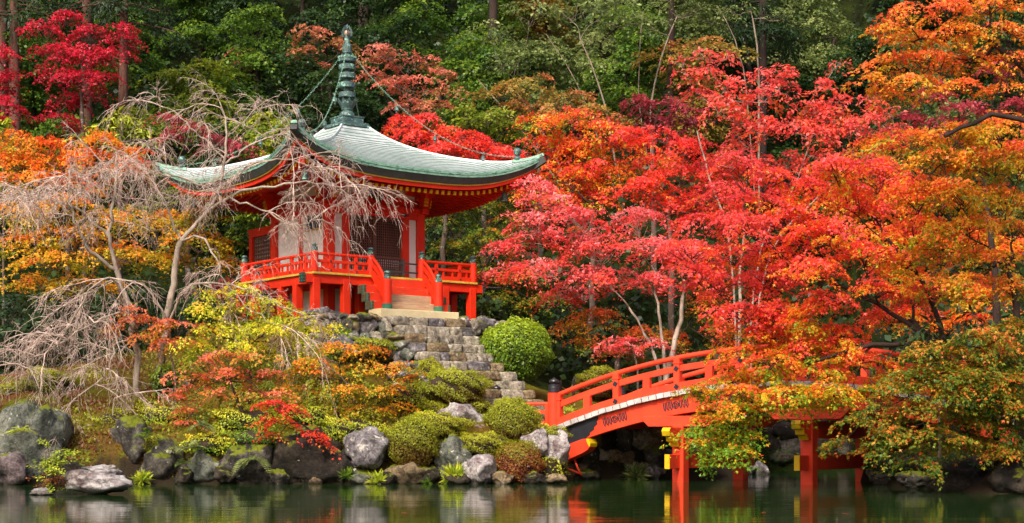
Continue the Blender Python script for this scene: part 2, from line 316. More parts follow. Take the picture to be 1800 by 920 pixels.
# ------------------------------------------------------------------ the hall: local x runs along its front, -y faces the stairs, z from its terrace
PHI = 0.649; CX, CY = -5.796, 57.018; ZT = 5.28; G = 6.70 - ZT      # G = veranda height over the terrace
hall = empty('temple_hall', (CX, CY, ZT), PHI)
tag(hall, 'vermilion temple hall with a curved copper roof and tall bronze spire above the pond', 'temple')
WW = 1.82; DK = 3.29                      # half width of walls, of veranda
def rot(k):
    a = -k * math.pi / 2; return a
def side(o, k): o.rotation_euler = (0, 0, rot(k)); return o
RED, = [M['vermilion']]
def bpart(name, mats, c, d, parent=hall, k=0, bevel=.008, label=None):
    mb = MB(); mb.box(c, d); o = mb.build(name, mats, parent, bevel=bevel)
    if parent is hall: side(o, k)
    return tag(o, label)
# pillars from terrace to beams
pil = MB().box((0, 0, (G + 2.59) / 2), (.3, .3, G + 2.59)).mesh('pillar', RED, bevel=.012)
for x in (-WW, WW):
    for y in (-WW, WW): link('pillar', pil, hall, (x, y, 0))
mid = MB().box((0, 0, (G + 2.37) / 2), (.2, .2, G + 2.37)).mesh('pillar', RED, bevel=.01)
for k in (1, 2, 3):
    a = rot(k); link('pillar', mid, hall, (-WW * -math.sin(a) * 1 if 0 else (0 * math.cos(a) + WW * math.sin(a)), -WW * math.cos(a), 0))
# veranda posts
vp = MB().box((0, 0, G / 2 - .1), (.26, .26, G - .2)).mesh('veranda_post', RED, bevel=.01)
done = set()
for k in range(4):
    for u in (-3.12, -1.98, -.95, .95, 1.98, 3.12):
        if k == 0 and abs(u) < 1: continue
        a = rot(k); x, y = u * math.cos(a) + 3.12 * math.sin(a), u * math.sin(a) - 3.12 * math.cos(a)
        key = (round(x, 2), round(y, 2))
        if key in done or y > 2: continue
        done.add(key); link('veranda_post', vp, hall, (x, y, 0))
for x in (-1.0, 1.0): link('veranda_post', vp, hall, (x, -2.45, 0))
# veranda boards, edge beams with metal caps
nb = 22
for k in (0, 1, 3):
    w = (DK - WW) ; half = DK if k % 2 == 0 else WW
    n = 21 if k % 2 == 0 else 12; bw = 2 * half / n
    bm_ = MB().box((0, 0, 0), (bw - .012, DK - WW + .1 if k % 2 == 0 else DK - WW + .1, .07)).mesh('veranda_board', [M['edge_wood']], bevel=.006)
    a = rot(k)
    for i in range(n):
        u = -half + bw * (i + .5); v = (DK + WW - .1) / 2
        if (k == 1 and u < -1.7) or (k == 3 and u > 1.7): continue
        link('veranda_board', bm_, hall, (u * math.cos(a) + v * math.sin(a), u * math.sin(a) - v * math.cos(a), G - .035 + (.002 if k % 2 else 0)), (0, 0, a))
    L = 2 * DK + .55 if k % 2 == 0 else 2 * DK - .3
    side(MB().box((0 if k == 0 else (.75 if k == 1 else -.75), -3.12, G - .07 - .145), (L if k == 0 else 4.75, .2, .29 if k % 2 == 0 else .28)).build('edge_beam', RED, hall, bevel=.01), k)
    if k % 2 == 0:
        for sx in (-1, 1):
            cap = MB().box((0, 0, 0), (.1, .24, .33)); 
            for i in range(3):
                for j in range(2): cap.box((sx * .052, -.06 + j * .12, -.1 + i * .1), (.012, .07, .05), 1)
                for j in range(2): cap.box((-sx * 0, -.122, -.1 + i * .1), (.06, .012, .05), 1)
            o = cap.build('beam_cap', [M['dark_fitting'], M['patina_metal']], hall, bevel=.004); a = rot(k); u = sx * (L / 2 + .03); v = 3.12
            o.location = (u * math.cos(a) + v * math.sin(a), u * math.sin(a) - v * math.cos(a), G - .215); o.rotation_euler = (0, 0, a)
# under-floor walls
for k in range(4):
    side(MB().box((0, -WW - .01, .16), (2 * WW - .3, .16, .3)).build('ground_beam', RED, hall), k)
    side(MB().box((0, -WW + .02, .68), (2 * WW - .3, .06, .74)).build('foundation_panel', M['plaster'], hall), k)
    side(MB().box((0, -WW - .01, 1.2), (2 * WW - .3, .16, .3)).build('floor_beam', RED, hall), k)
    for x in (-.9, .9): side(MB().box((x, -WW - .005, .68), (.14, .12, .74)).build('underfloor_post', RED, hall), k)
# walls
for k in range(4):
    side(MB().box((0, -WW - .03, G + 2.29), (2 * WW - .3, .2, .2)).build('lintel', RED, hall, bevel=.01), k)
    side(MB().box((0, -WW - .05, G + 2.49), (2 * WW + .62, .22 if k % 2 else .24, .2)).build('tie_beam', RED, hall, bevel=.012), k)
    side(MB().box((0, -WW + .04, G + 2.72), (2 * WW + .02, .14, .27)).build('upper_beam', RED, hall, bevel=.01), k)
    side(MB().box((0, -WW + .06, G + 3.1), (2 * WW - .02, .06, .5)).build('eave_panel', M['plaster'], hall), k)
    side(MB().box((0, -WW - .01, G + .06), (2 * WW - .3, .18, .14)).build('sill_beam', RED, hall), k)
    for sx in (-1, 1):                     # dark bronze bosses on the tie beam ends and lozenges on the lintel
        side(MB().lathe([(.0, 0), (.05, 0), (.05, .02), (.02, .03), (0, .03)], k=6).build('beam_boss', M['dark_fitting'], hall), k)
        o = hall.children[-1] if False else C.objects[-1]
        a = rot(k); u, v = sx * (WW + .13), WW + .17 + (.01 if k % 2 == 0 else 0)
        o.location = (u * math.cos(a) + v * math.sin(a), u * math.sin(a) - v * math.cos(a), G + 2.49); o.rotation_euler = (math.pi / 2, 0, a)
lz = MB()
for x in (-.12, 0, .12):
    w = .07 if x == 0 else .04
    lz.prism([(x - w * 1.2, 0), (x, -w), (x + w * 1.2, 0), (x, w)], -.012, .012)
lz.box((0, 0, 0), (.26, .016, .018)); lzm = lz.mesh('lintel_fitting', M['dark_fitting'])
for x in (-1.15, 0, 1.15): link('lintel_fitting', lzm, hall, (x, -WW - .135, G + 2.3))
# front: white side lights, door posts, two lattice leaves
for sx in (-1, 1):
    bpart('wall_panel', M['plaster'], (sx * 1.5, -WW + .02, G + 1.16), (.34, .08, 2.05))
    bpart('door_post', RED, (sx * 1.2, -WW - .0, G + 1.16), (.27, .22, 2.06))
    lf = empty('door_leaf'); lf.parent = hall; lf.location = (sx * .5325, -WW + .03, G + .12)
    x0, x1, z0, z1 = -.53, .53, .02, 2.05; lt = MB()
    for x in (x0 + .03, x1 - .03): lt.box((x, 0, (z0 + z1) / 2), (.07, .07, z1 - z0))
    for z in (z0 + .03, .68, z1 - .03): lt.box((0, 0, z), (x1 - x0, .064, .07))
    lt.build('door_frame', M['dark_wood'], lf, bevel=.004)
    la = MB()
    for i in range(1, 11): la.box((x0 + .06 + (x1 - x0 - .12) * i / 11, -.004, (z0 + z1) / 2), (.03, .03, z1 - z0 - .06))
    for i in range(1, 23): la.box((0, .006, z0 + (z1 - z0) * i / 23), (x1 - x0 - .1, .03, .028))
    la.build('lattice', M['dark_wood'], lf)
    MB().box((0, .045, .35), (x1 - x0 - .1, .02, .62)).build('lower_backing', M['plaster'], lf)
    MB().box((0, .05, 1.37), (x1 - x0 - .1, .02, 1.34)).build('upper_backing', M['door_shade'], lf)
# left, right and back: two white panels each; a dark blue board hangs on the left one
for k in (1, 2, 3):
    for sx in (-1, 1): bpart('wall_panel', M['plaster'], (sx * .87, -WW + .02, G + 1.16), (1.5, .08, 2.05), k=k)
# rear annex with lattice window
AX = 2 * WW - .36
bpart('annex_wall', M['plaster'], (0, WW + 1.1, G + 1.05), (AX - .1, 2.0, 2.0))
for sx in (-1, 1):
    bpart('annex_post', RED, (sx * AX / 2, WW + 2.05, (G + 2.0) / 2), (.22, .22, G + 2.0)); bpart('annex_post', RED, (sx * AX / 2, WW + .3, (G + 2.0) / 2), (.14, .2, G + 2.0))
    bpart('annex_beam', RED, (sx * AX / 2, WW + 1.15, G + 1.98), (.2, 2.05, .2)); bpart('annex_beam', RED, (sx * AX / 2, WW + 1.15, G + .4), (.16, 1.6, .16))
    la = MB()
    for i in range(12): la.box((sx * (AX / 2 + .02), WW + .42 + 1.5 * (i + .5) / 12, G + 1.17), (.03, .04, 1.4))
    for i in range(10): la.box((sx * (AX / 2 + .012), WW + 1.17, G + .47 + 1.4 * (i + .5) / 10), (.03, 1.5, .05))
    la.build('lattice_window', M['dark_wood'], hall)
bpart('annex_roof', RED, (0, WW + 1.2, G + 2.13), (AX + .2, 2.2, .1))
# railings with posts and bronze finials
FIN = [(.125, 0), (.135, .02), (.135, .1), (.12, .13), (.12, .16), (.135, .165), (.135, .19), (.1, .2), (.075, .23), (.085, .25), (.12, .27), (.125, .31), (.1, .35), (.05, .375), (0.004, .39)]
finm = MB().lathe([(r * .86, z * .72) for r, z in FIN], k=16).mesh('finial', M['bronze'], smooth=False)
def rail_post(x, y, z, h=.67, foot=False):
    p = link('railing_post', RPM if not foot else NPM, hall, (x, y, z)); link('finial', finm, p, (0, 0, h)); return p
RPM = MB().lathe([(.125, 0), (.13, .02), (.13, .64), (.115, .67)], k=16).mesh('railing_post', RED)
NPM = MB().lathe([(.165, 0), (.165, .22), (.15, .225), (.15, 1.0), (.12, 1.03)], k=18, mis=[1, 1, 0, 0]).mesh('stair_newel', [RED, M['patina_metal']])
RP = 3.17
for x in (-RP, RP):
    for y in (-RP, 1.62): rail_post(x, y, G)
NU = 1.02
for x in (-NU, NU): rail_post(x, -RP, G)
def rail_run(x0, x1, k):
    L = x1 - x0; xc = (x0 + x1) / 2; y = -RP
    side(MB().box((xc, y, G + .075), (L, .13, .15)).build('bottom_rail', RED, hall, bevel=.006), k)
    side(MB().box((xc, y, G + .365), (L, .085, .09)).build('middle_rail', RED, hall, bevel=.006), k)
    side(MB().tube([(x0, y, G + .6), (xc, y, G + .6), (x1, y, G + .6)], .052, 10).build('top_rail', RED, hall), k)
    n = max(2, round(L / .95)); a = rot(k)
    for i in range(n):
        u = x0 + L * (i + .5) / n
        side(MB().box((u, y, G + .235), (.13, .1, .17)).build('rail_strut', RED, hall, bevel=.005), k); side(MB().box((u, y, G + .48), (.12, .09, .15)).build('rail_block', RED, hall, bevel=.005), k)
        for du in (-.24, .24): side(MB().box((u + du * L / n / .95 * 1.2, y, G + .235), (.07, .05, .17)).build('rail_baluster', RED, hall), k)
        side(MB().box((u, y - .056, G + .365), (.05, .02, .05)).box((u, y - .072, G + .075), (.05, .02, .05)).build('rail_stud', M['dark_fitting'], hall), k)
rail_run(-RP + .1, -NU - .1, 0); rail_run(NU + .1, RP - .1, 0)
rail_run(-1.52, RP - .1, 1); rail_run(-RP + .1, 1.52, 3)
# stairs: three stacked timbers with bronze caps, riser under the veranda edge, curved handrails and newels
SZ = [(.30, -4.06), (.58, -3.82), (.86, -3.58)]
ZB = .22                                   # top of the pale stone block
for i, (zt, yf) in enumerate(SZ):
    zc = ZB + .28 * i + .14; hw = 1.5 - .0 * i
    o = MB().box((0, yf + .16, zc), (2 * hw, .34, .272)).build('stair_timber', M['bare_wood'] if i < 2 else M['vermilion_worn'], hall, bevel=.012)
    for sx in (-1, 1):
        MB().box((sx * (hw - .28), yf + .155, zc), (.56, .352, .28)).build('timber_end', M['vermilion_worn'], o, bevel=.008)
        cap = MB().box((sx * (hw + .02), yf + .16, zc), (.1, .37, .285)); 
        for a_ in range(3):
            for b_ in range(2): cap.box((sx * (hw + .075), yf + .08 + b_ * .15, zc - .09 + a_ * .09), (.012, .11, .07), 1).box((sx * (hw + .02), yf - .027, zc - .09 + a_ * .09), (.07, .012, .07), 1)
        cap.build('bronze_cap', [M['patina_metal'], M['rust_metal']], o, bevel=.004)
MB().box((0, -3.37, ZB + .98), (2.0, .1, .27)).build('stair_riser', M['vermilion_worn'], hall, bevel=.006)
for sx in (-1, 1):
    p = rail_post(sx * NU, -4.17, ZB - .02, 1.03, True); tag(p, None); p.name = 'stair_newel'
    for off, w, h, nm in ((.58, .1, .1, 'stair_handrail'), (.36, .09, .1, 'stair_rail'), (.08, .12, .17, 'stair_rail')):
        pts = []
        for t_ in np.linspace(0, 1, 9):
            y = -RP - .1 - t_ * .86; z = G + off - (.04 * t_ + .86 * t_ ** 1.0) * (1 if off < .3 else 1) + .1 * math.sin(math.pi * t_) * (1 if off > .3 else 0)
            pts.append((sx * NU, y, z))
        (MB().tube(pts, .052, 8) if off > .5 else MB().sweep(pts, [(-w / 2, -h / 2), (w / 2, -h / 2), (w / 2, h / 2), (-w / 2, h / 2)])).build(nm, RED, hall)
# grey offertory box and little fence at the door
bpart('offertory_box', M['grey_wood'], (.1, -2.2, G + .19), (.75, .4, .38))
fb = MB()
for x in (.62, 1.5): fb.box((x, -2.62, G + .35), (.1, .1, .7))
fb.bar((.1, -2.62, G + .55), (1.6, -2.62, G + .55), .05, .05).bar((.1, -2.62, G + .25), (1.6, -2.62, G + .25), .05, .05); fb.build('barrier', M['grey_wood'], hall)
# name boards
nb_ = empty('name_board'); nb_.parent = hall; nb_.location = (0.02, -WW - .2, G + 3.0); nb_.rotation_euler = (R(12), 0, 0)
MB().prism([(-.15, -.28), (-.1, -.26), (-.05, -.3), (.02, -.265), (.08, -.3), (.15, -.27), (.16, .27), (-.16, .27)], -.025, .025).build('board', M['green_board'], nb_, bevel=.004)
fc = bpy.data.curves.new('inscription', 'FONT'); fc.body = '辯\n才\n天'; fc.size = .17; fc.align_x = 'CENTER'; fc.align_y = 'CENTER'; fc.extrude = .004; fc.space_line = .82; fc.resolution_u = 2
fo = bpy.data.objects.new('inscription_curve', fc); C.objects.link(fo); bpy.context.view_layer.update()
me = bpy.data.meshes.new_from_object(fo.evaluated_get(bpy.context.evaluated_depsgraph_get())); bpy.data.objects.remove(fo); me.materials.clear(); me.materials.append(M['gold'])
link('inscription', me, nb_, (0, -.028, 0), (R(90), 0, 0))
# frog-leg strut behind it
for sx in (-1, 1):
    pts = [(sx * x, -WW + .0, G + z) for x, z in ((.1, 3.3), (.2, 3.27), (.28, 3.16), (.34, 3.0), (.46, 2.87))]
    MB().sweep(pts, [(-.05, -.045), (.05, -.045), (.05, .045), (-.05, .045)], up=(0, 1, 0)).build('frogleg_strut', RED, hall)
    lf_ = MB()
    for i in range(7): lf_.lathe([(0.004, 0), (.05, .01), (.03, .03), (0.004, .035)], (sx * (.14 + .045 * (i % 3)), 0, 0), 6)
    o = MB()
    for i in range(9): o.box((sx * random.uniform(.13, .27), -WW - .0 - .012 * (i % 3), G + random.uniform(2.88, 3.1)), (.07, .02, .07), rz=0, M=None)
    o.build('carved_leaves', M['dark_fitting'], hall)
    sc = MB()
    for i in range(4): sc.lathe([(.004, 0), (.09, 0), (.09, .05), (.004, .05)], k=10)
    s2 = MB().prism([(sx * .62, 2.85), (sx * .66, 2.91), (sx * .76, 2.9), (sx * .82, 2.94), (sx * .95, 2.9), (sx * 1.08, 2.86)], -WW - .04, -WW + .06, T=lambda V: V + np.array([0, 0, G]))
    s2.build('carved_scroll', RED, hall)
bpart('strut_block', RED, (0, -WW - .03, G + 3.3), (.5, .2, .14))
bd = empty('wall_plaque'); bd.parent = hall; side(bd, 1); bd.location = (0, 0, 0)
MB().box((.93, -WW - .06, G + 1.98), (1.2, .05, .62)).build('plaque_frame', M['gold'], bd, bevel=.006); MB().box((.93, -WW - .088, G + 1.98), (1.1, .012, .52)).build('plaque_board', M['blue_board'], bd)
# bracket blocks on the pillars
br = MB()
br.prism([(-.17, .16), (-.17, .06), (-.11, 0), (.11, 0), (.17, .06), (.17, .16)], -.17, .17)
for d_ in (0, 1):
    T = (lambda V: V) if d_ == 0 else (lambda V: V @ np.array([[0, 1, 0], [-1, 0, 0], [0, 0, 1.]]).T)
    br.prism([(-.6, .36), (-.6, .26), (-.52, .19), (-.4, .165), (.4, .165), (.52, .19), (.6, .26), (.6, .36)], -.07 + d_ * .003, .07 - d_ * .003, T=T)
    for x in (-.5, 0, .5):
        br.prism([(x - .1, .46), (x - .1, .4), (x - .07, .36), (x + .07, .36), (x + .1, .4), (x + .1, .46)], -.1, .1, T=T)
    for x in (-.604, .604): br.prism([(x - .012, .355), (x - .012, .27), (x + .012, .27), (x + .012, .355)], -.055, .055, 1, T=T)
brm = br.mesh('corner_bracket', [RED, M['yellow_paint']], bevel=.006)
for x in (-WW, WW):
    for y in (-WW, WW):
        link('corner_bracket', brm, hall, (x, y, G + 2.84))
        sx, sy = np.sign(x), np.sign(y)
        e = MB(); pr = [(.1, 2.62), (.34, 2.62), (.44, 2.72), (.47, 2.86), (.5, 3.0), (.36, 3.0), (.1, 2.9)]
        for q in range(2): e.prism(pr, -.075, .075, T=lambda V: V + np.array([0, 0, G])) if q == 0 else None
        for i in range(3): e.box((.42 + .025 * i, 0, G + 2.68 + .1 * i), (.05, .155, .07), 1)
        o = e.build('carved_nose', [RED, M['yellow_paint']], hall); o.location = (x, y, 0); o.rotation_euler = (0, 0, 0 if sx > 0 else math.pi)
        o = link('carved_nose', o.data, hall, (x, y, 0), (0, 0, math.pi / 2 * sy))
for k in range(4): side(MB().box((0, -WW - .55, G + 3.36), (2 * WW + 2.2, .14, .16 if k % 2 else .15)).build('eave_purlin', RED, hall), k)
# ---- roof
E_, EM = 4.92, 4.6
def lift(u): return .95 * np.abs(u / E_) ** 3.2
KB = np.array([1, .8, .606, .372, .185, .11]); ZBk = np.array([3.44, 3.68, 4.03, 4.60, 5.12, 5.5])
pc = np.polyfit(KB, ZBk, 4)
def roof_z(k, s): return G + np.polyval(pc, k) + .92 * k ** 3 * np.abs(s) ** 3.2
def roof_pt(k, s, dz=0):
    v = (EM + (E_ - EM) * abs(s) ** 3) * k; return (s * E_ * k, -v, roof_z(k, s) + dz)
S_ = np.concatenate([np.linspace(-1, -.5, 12)[:-1], np.linspace(-.5, .5, 12)[:-1], np.linspace(.5, 1, 12)]); ns = len(S_)
roof = empty('roof'); roof.parent = hall
for k in range(4):
    NC = 24; ks = np.linspace(1, .11, NC + 1); mb = MB()
    for i in range(NC):
        a = [roof_pt(ks[i], s, .034) for s in S_]; b = [roof_pt(ks[i + 1], s, .004) for s in S_]; c = [roof_pt(ks[i], s, .0) for s in S_]
        V = c + a + b
        mb.add(V, [(ns + j, ns + j + 1, 2 * ns + j + 1, 2 * ns + j) for j in range(ns - 1)]); mb.add(V, [(j, j + 1, ns + j + 1, ns + j) for j in range(ns - 1)], 1)
    side(mb.build('roof_slope', [M['copper_roof'], M['copper_seam']], roof), k)
    def band(name, prof, mat, s0=1):
        mb = MB(); V = []
        for s in S_:
            for dv, dz in prof: V.append((s * (E_ + dv), -(EM + (E_ - EM) * abs(s) ** 3 + dv), roof_z(1, s) + dz + .03))
        n = len(prof); mb.add(V, [(j * n + i, (j + 1) * n + i, (j + 1) * n + i + 1, j * n + i + 1) for j in range(ns - 1) for i in range(n - 1)])
        return side(mb.build(name, mat, roof), k)
    band('eave_edge', [(.0, .012), (.015, 0), (.015, -.075), (0.0, -.08), (0.0, -.16), (-.04, -.165)], M['patina_edge'])
    band('eave_lip', [(-.02, -.163), (-.03, -.2), (-.11, -.39), (-.2, -.4)], M['roof_lip'])
    band('eave_line', [(-.13, -.392), (-.135, -.425), (-.2, -.43)], M['edge_wood'])
    band('eave_board', [(-.19, -.42), (-.2, -.56), (-.27, -.56)], RED)
    # soffit
    mb = MB(); V = []
    for s in S_:
        z1 = roof_z(1, s) - .5
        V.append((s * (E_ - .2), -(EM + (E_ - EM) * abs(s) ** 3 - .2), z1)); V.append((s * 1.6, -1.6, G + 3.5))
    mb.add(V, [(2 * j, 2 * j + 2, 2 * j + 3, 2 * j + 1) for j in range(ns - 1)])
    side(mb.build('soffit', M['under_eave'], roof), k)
# rafters: red with yellow painted ends
NR = 35; rf = MB().box((0, -.5, 0), (.1, 1.0, .13)).box((0, -1.006, 0), (.1, .012, .13), 1).mesh('rafter', [M['vermilion'], M['yellow_paint']])
for k in range(4):
    a = rot(k)
    for i in range(NR):
        u = -4.08 + 8.16 * i / (NR - 1); v0 = max(1.75, abs(u) + .03); v1 = 4.16 + .12 * abs(u / 4.1) ** 3
        if v1 - v0 < .06: v0 = v1 - .06
        z1 = G + 3.44 + float(lift(u * 1.0)) - .61; z0 = G + 3.40 + (z1 - G - 2.83) * (v0 - 1.75) / 2.4 - (v0 - 1.75) / 2.4 * .57
        L = math.hypot(v1 - v0, z1 - z0)
        p0 = (u * math.cos(a) + v0 * math.sin(a), u * math.sin(a) - v0 * math.cos(a), z0)
        link('rafter', rf, roof, p0, (math.atan2(z0 - z1, v1 - v0) * 1, 0, a), (1, L, 1))
for j in range(4):                          # hip rafters, hip caps, corner balls, wind bells
    a = rot(j)
    def hp(e, z, side_=0): return (e * math.cos(a) + e * math.sin(a) if 0 else e * math.cos(a) - (-e) * -math.sin(a) * -1 * -1, 0, z)
    def H(e, z): x, y = e, -e; return (x * math.cos(a) - y * math.sin(a), x * math.sin(a) + y * math.cos(a), z)
    zc = G + 3.44 + .95 * (4.25 / E_) ** 3.2 - .62
    MB().bar(H(1.7, G + 3.35), H(4.3, zc - .04), .2, .24).build('hip_rafter', RED, roof, bevel=.01)
    pts = [H(E_ * k_, float(roof_z(k_, 1)) + .05) for k_ in np.linspace(.11, .84, 22)]
    MB().sweep(pts, [(-.05, -.05), (.05, -.05), (.03, .012), (-.03, .012)]).build('hip_ridge', M['copper_roof'], roof)
    pts = [H(E_ * k_, float(roof_z(k_, 1)) + .045) for k_ in np.linspace(.84, 1.0, 6)]
    MB().sweep(pts, [(-.11, -.06), (.11, -.06), (.075, .04), (-.075, .04)]).build('hip_tip', M['patina_edge'], roof)
    pts = [H(E_ * k_ - .02, float(roof_z(k_, 1)) + dz_ - .12) for k_, dz_ in ((.9, -.13), (.95, -.06), (1.004, .06))]
    MB().sweep(pts, [(-.12, -.2), (.12, -.2), (.1, .1), (-.1, .1)]).build('hip_end', M['roof_lip'], roof)
    b = H(4.27, float(roof_z(4.27 / E_, 1)) + .08)
    MB().lathe([(.12, 0), (.14, .03), (.1, .1), (.06, .13), (.12, .19), (.15, .27), (.13, .35), (.07, .4), (.004, .415)], b, 14).build('corner_ball', M['bronze'], roof, smooth=False)
    wb = H(3.95, zc - .26)
    MB().lathe([(.03, 0), (.08, -.02), (.1, -.08), (.1, -.26), (.13, -.33), (.12, -.35), (.004, -.33)], wb, 12).tube([(wb[0], wb[1], wb[2] + .14), wb], .012, 5).build('wind_bell', M['bronze'], roof)
# ---- spire
sp = empty('spire'); sp.parent = hall
z0 = G
MB().prism([(-.62, 5.52), (-.62, 5.48), (.62, 5.48), (.62, 5.52), (.55, 5.56), (.5, 5.62), (-.5, 5.62), (-.55, 5.56)], -.6, .6, T=lambda V: V + np.array([0, 0, G])).build('spire_base', M['bronze'], sp)
db = MB()
db.box((0, 0, G + 5.73), (.84, .84, .24)).box((0, 0, G + 5.84), (.88, .88, .05))
for k in range(4):
    a = rot(k)
    for x in (-.2, .2): db.box((x * math.cos(a) + .424 * math.sin(a), x * math.sin(a) - .424 * math.cos(a), G + 5.72), (.3, .02, .13), rz=a)
db.build('dew_basin', M['bronze'], sp, bevel=.008)
MB().lathe([(.28, 0), (.28, .06), (.25, .15), (.18, .22), (.14, .25)], (0, 0, G + 5.86), 20).build('inverted_bowl', M['bronze'], sp)
pt = MB()
for i in range(10):
    a = i * math.pi / 5; ca, sa = math.cos(a), math.sin(a); ring = []
    for h, r_, w in ((0, .17, .03), (.1, .2, .09), (.22, .27, .1), (.32, .33, .07), (.4, .38, .012)):
        ring += [(r_ * ca - w * sa, r_ * sa + w * ca, h), (r_ * 1.05 * ca, r_ * 1.05 * sa, h), (r_ * ca + w * sa, r_ * sa - w * ca, h)]
    V = np.array(ring) + np.array([0, 0, G + 6.1]); pt.add(V, [(3 * q + p_, 3 * q + p_ + 1, 3 * q + p_ + 4, 3 * q + p_ + 3) for q in range(4) for p_ in range(2)])
pt.lathe([(.15, -.02), (.2, .02), (.2, .08), (.15, .12)], (0, 0, G + 6.1), 14).build('lotus_petals', M['bronze'], sp)
MB().lathe([(.14, 6.05), (.13, 7.0), (.125, 8.1), (.1, 8.15), (.1, 8.75)], (0, 0, G), 14).build('mast', M['bronze'], sp)
for i, z in enumerate((6.65, 7.0, 7.33, 7.63, 7.91)):
    ring = MB().lathe([(.13, .09), (.27, .09), (.3, .075), (.3, -.085), (.28, -.1), (.13, -.1)], (0, 0, G + z), 20).build('spire_ring', M['bronze'], sp)
crown = MB()
for i in range(16):
    a = i * math.pi / 8; crown.box((.3 * math.cos(a), .3 * math.sin(a), G + 7.97), (.06, .06, .07), rz=a)
crown.build('ring_crown', M['patina_edge'], sp)
MB().lathe([(.12, -.17), (.16, -.15), (.16, .13), (.12, .16)], (0, 0, G + 8.28), 16).build('spire_collar', M['bronze'], sp)
MB().lathe([(.02, -.12), (.09, -.09), (.12, 0), (.09, .09), (.004, .13)], (0, 0, G + 8.82), 14).build('sacred_jewel', simple('jewel_bronze', lin(176, 142, 118), lin(130, 104, 88), .35, 5, spec=.6), sp, smooth=True)
fl = MB()
for q in range(6):
    a = q * math.pi / 3; ca, sa = math.cos(a), math.sin(a)
    for th in np.linspace(-.5, 1.35, 7):
        r0, r1 = .13, .24 + .13 * max(0, th - .6); c0 = (math.cos(th), math.sin(th)); w = .035
        pr = [(r0 * c0[0], r0 * c0[1]), ((r0 + r1) / 2 * c0[0] + w * c0[1], (r0 + r1) / 2 * c0[1] - w * c0[0]), (r1 * math.cos(th + .25), r1 * math.sin(th + .25)), ((r0 + r1) / 2 * c0[0] - w * c0[1], (r0 + r1) / 2 * c0[1] + w * c0[0])]
        fl.prism(pr, -.012, .012, T=lambda V: np.stack([V[:, 0] * ca - V[:, 1] * sa, V[:, 0] * sa + V[:, 1] * ca, V[:, 2] + G + 8.82], 1))
fl.build('flame_finial', M['bronze'], sp)
# ---- chains with little bells
for j in range(4):
    a = rot(j)
    def H(e, z): x, y = e, -e; return np.array([x * math.cos(a) - y * math.sin(a), x * math.sin(a) + y * math.cos(a), z])
    A = H(.1, G + 8.14); B = H(4.2, float(roof_z(4.2 / E_, 1)) + .2); n = 90; mb = MB(); 
    tt = np.linspace(0, 1, n); P = A + (B - A) * tt[:, None]; P[:, 2] -= 4 * .95 * tt * (1 - tt)
    P[:, 2] = np.maximum(P[:, 2], np.array([float(roof_z(max(.11, np.hypot(p_[0], p_[1]) / 1.4142 / E_), 1)) + .1 for p_ in P]))
    for i in range(n - 1):
        d = P[i + 1] - P[i]; l = np.linalg.norm(d); d /= l; s1 = np.cross(d, (0, 0, 1)); s1 /= np.linalg.norm(s1); s2 = np.cross(s1, d)
        s = s1 if i % 2 else s2; c = (P[i] + P[i + 1]) / 2; ring = [c + d * l * .62 * math.cos(t_) + s * .024 * math.sin(t_) for t_ in np.linspace(0, 2 * math.pi, 9)]
        mb.tube(ring, .0068, 3)
    ch = mb.build('spire_chain', M['patina_edge'], hall)
    for fr in (.28, .52, .8):
        p_ = P[int(fr * n)]; MB().lathe([(.03, -.08), (.06, -.1), (.07, -.2), (.085, -.24), (.004, -.23)], p_, 10).tube([p_, p_ - np.array([0, 0, .09])], .01, 4).lathe([(.004, -.25), (.035, -.27), (.035, -.33), (.004, -.34)], p_, 8).build('chain_bell', M['bronze'], ch)
# pale stone block at the stair foot
sb = empty('stone_block', (CX, CY, ZT), PHI); tag(sb, 'pale cut stone block at the foot of the wooden hall stairs', 'stone block')
MB().box((0, -4.24, 0.02), (3.1, .75, .4)).build('slab', M['pale_stone'], sb, bevel=.015)
# ------------------------------------------------------------------ arched bridge: local x runs along it from its left end, y away from the viewer, z over the water
BO = np.array([1.33, 50.57]); BA = math.atan2(-.566, .824)
bridge = empty('arched_bridge', (BO[0], BO[1], 0), BA)
tag(bridge, 'orange red arched wooden bridge with round handrails crossing the pond', 'bridge')
VB = [M['vermilion_bridge']]; BL = 15.0; BW = 4.05
def zr(s): return 3.99 - .0235 * (s - 7.5) ** 2
SS = np.linspace(0, BL, 61)
def rect(w, h0, h1): return [(-w / 2, h0), (w / 2, h0), (w / 2, h1), (-w / 2, h1)]
bfin = MB().lathe([(.165, 0), (.185, .02), (.185, .06), (.175, .065), (.175, .13), (.182, .135), (.182, .15), (.172, .155), (.165, .22), (.172, .225), (.172, .24), (.14, .27), (.08, .285), (.08, .3), (.13, .32), (.16, .37), (.14, .42), (.06, .46), (.02, .5), (.004, .51)], k=20).mesh('finial', M['black_metal'])
bpm = MB().lathe([(.2, 0), (.2, 1.2)], k=20).mesh('end_post', VB)
plank = MB().box((0, 0, 0), (.226, BW + .5, .15)).mesh('deck_plank', M['plank_white'], bevel=.006)
stud = MB()
for x, z in ((0, .045), (0, -.045), (.045, 0), (-.045, 0)):
    stud.prism([(x - .036, z), (x, z - .036), (x + .036, z), (x, z + .036)], -.008, .008)
stud.prism([(-.1, 0), (0, -.1), (.1, 0), (0, .1)], -.004, .004)
studm = stud.mesh('diamond_fitting', M['black_metal'])
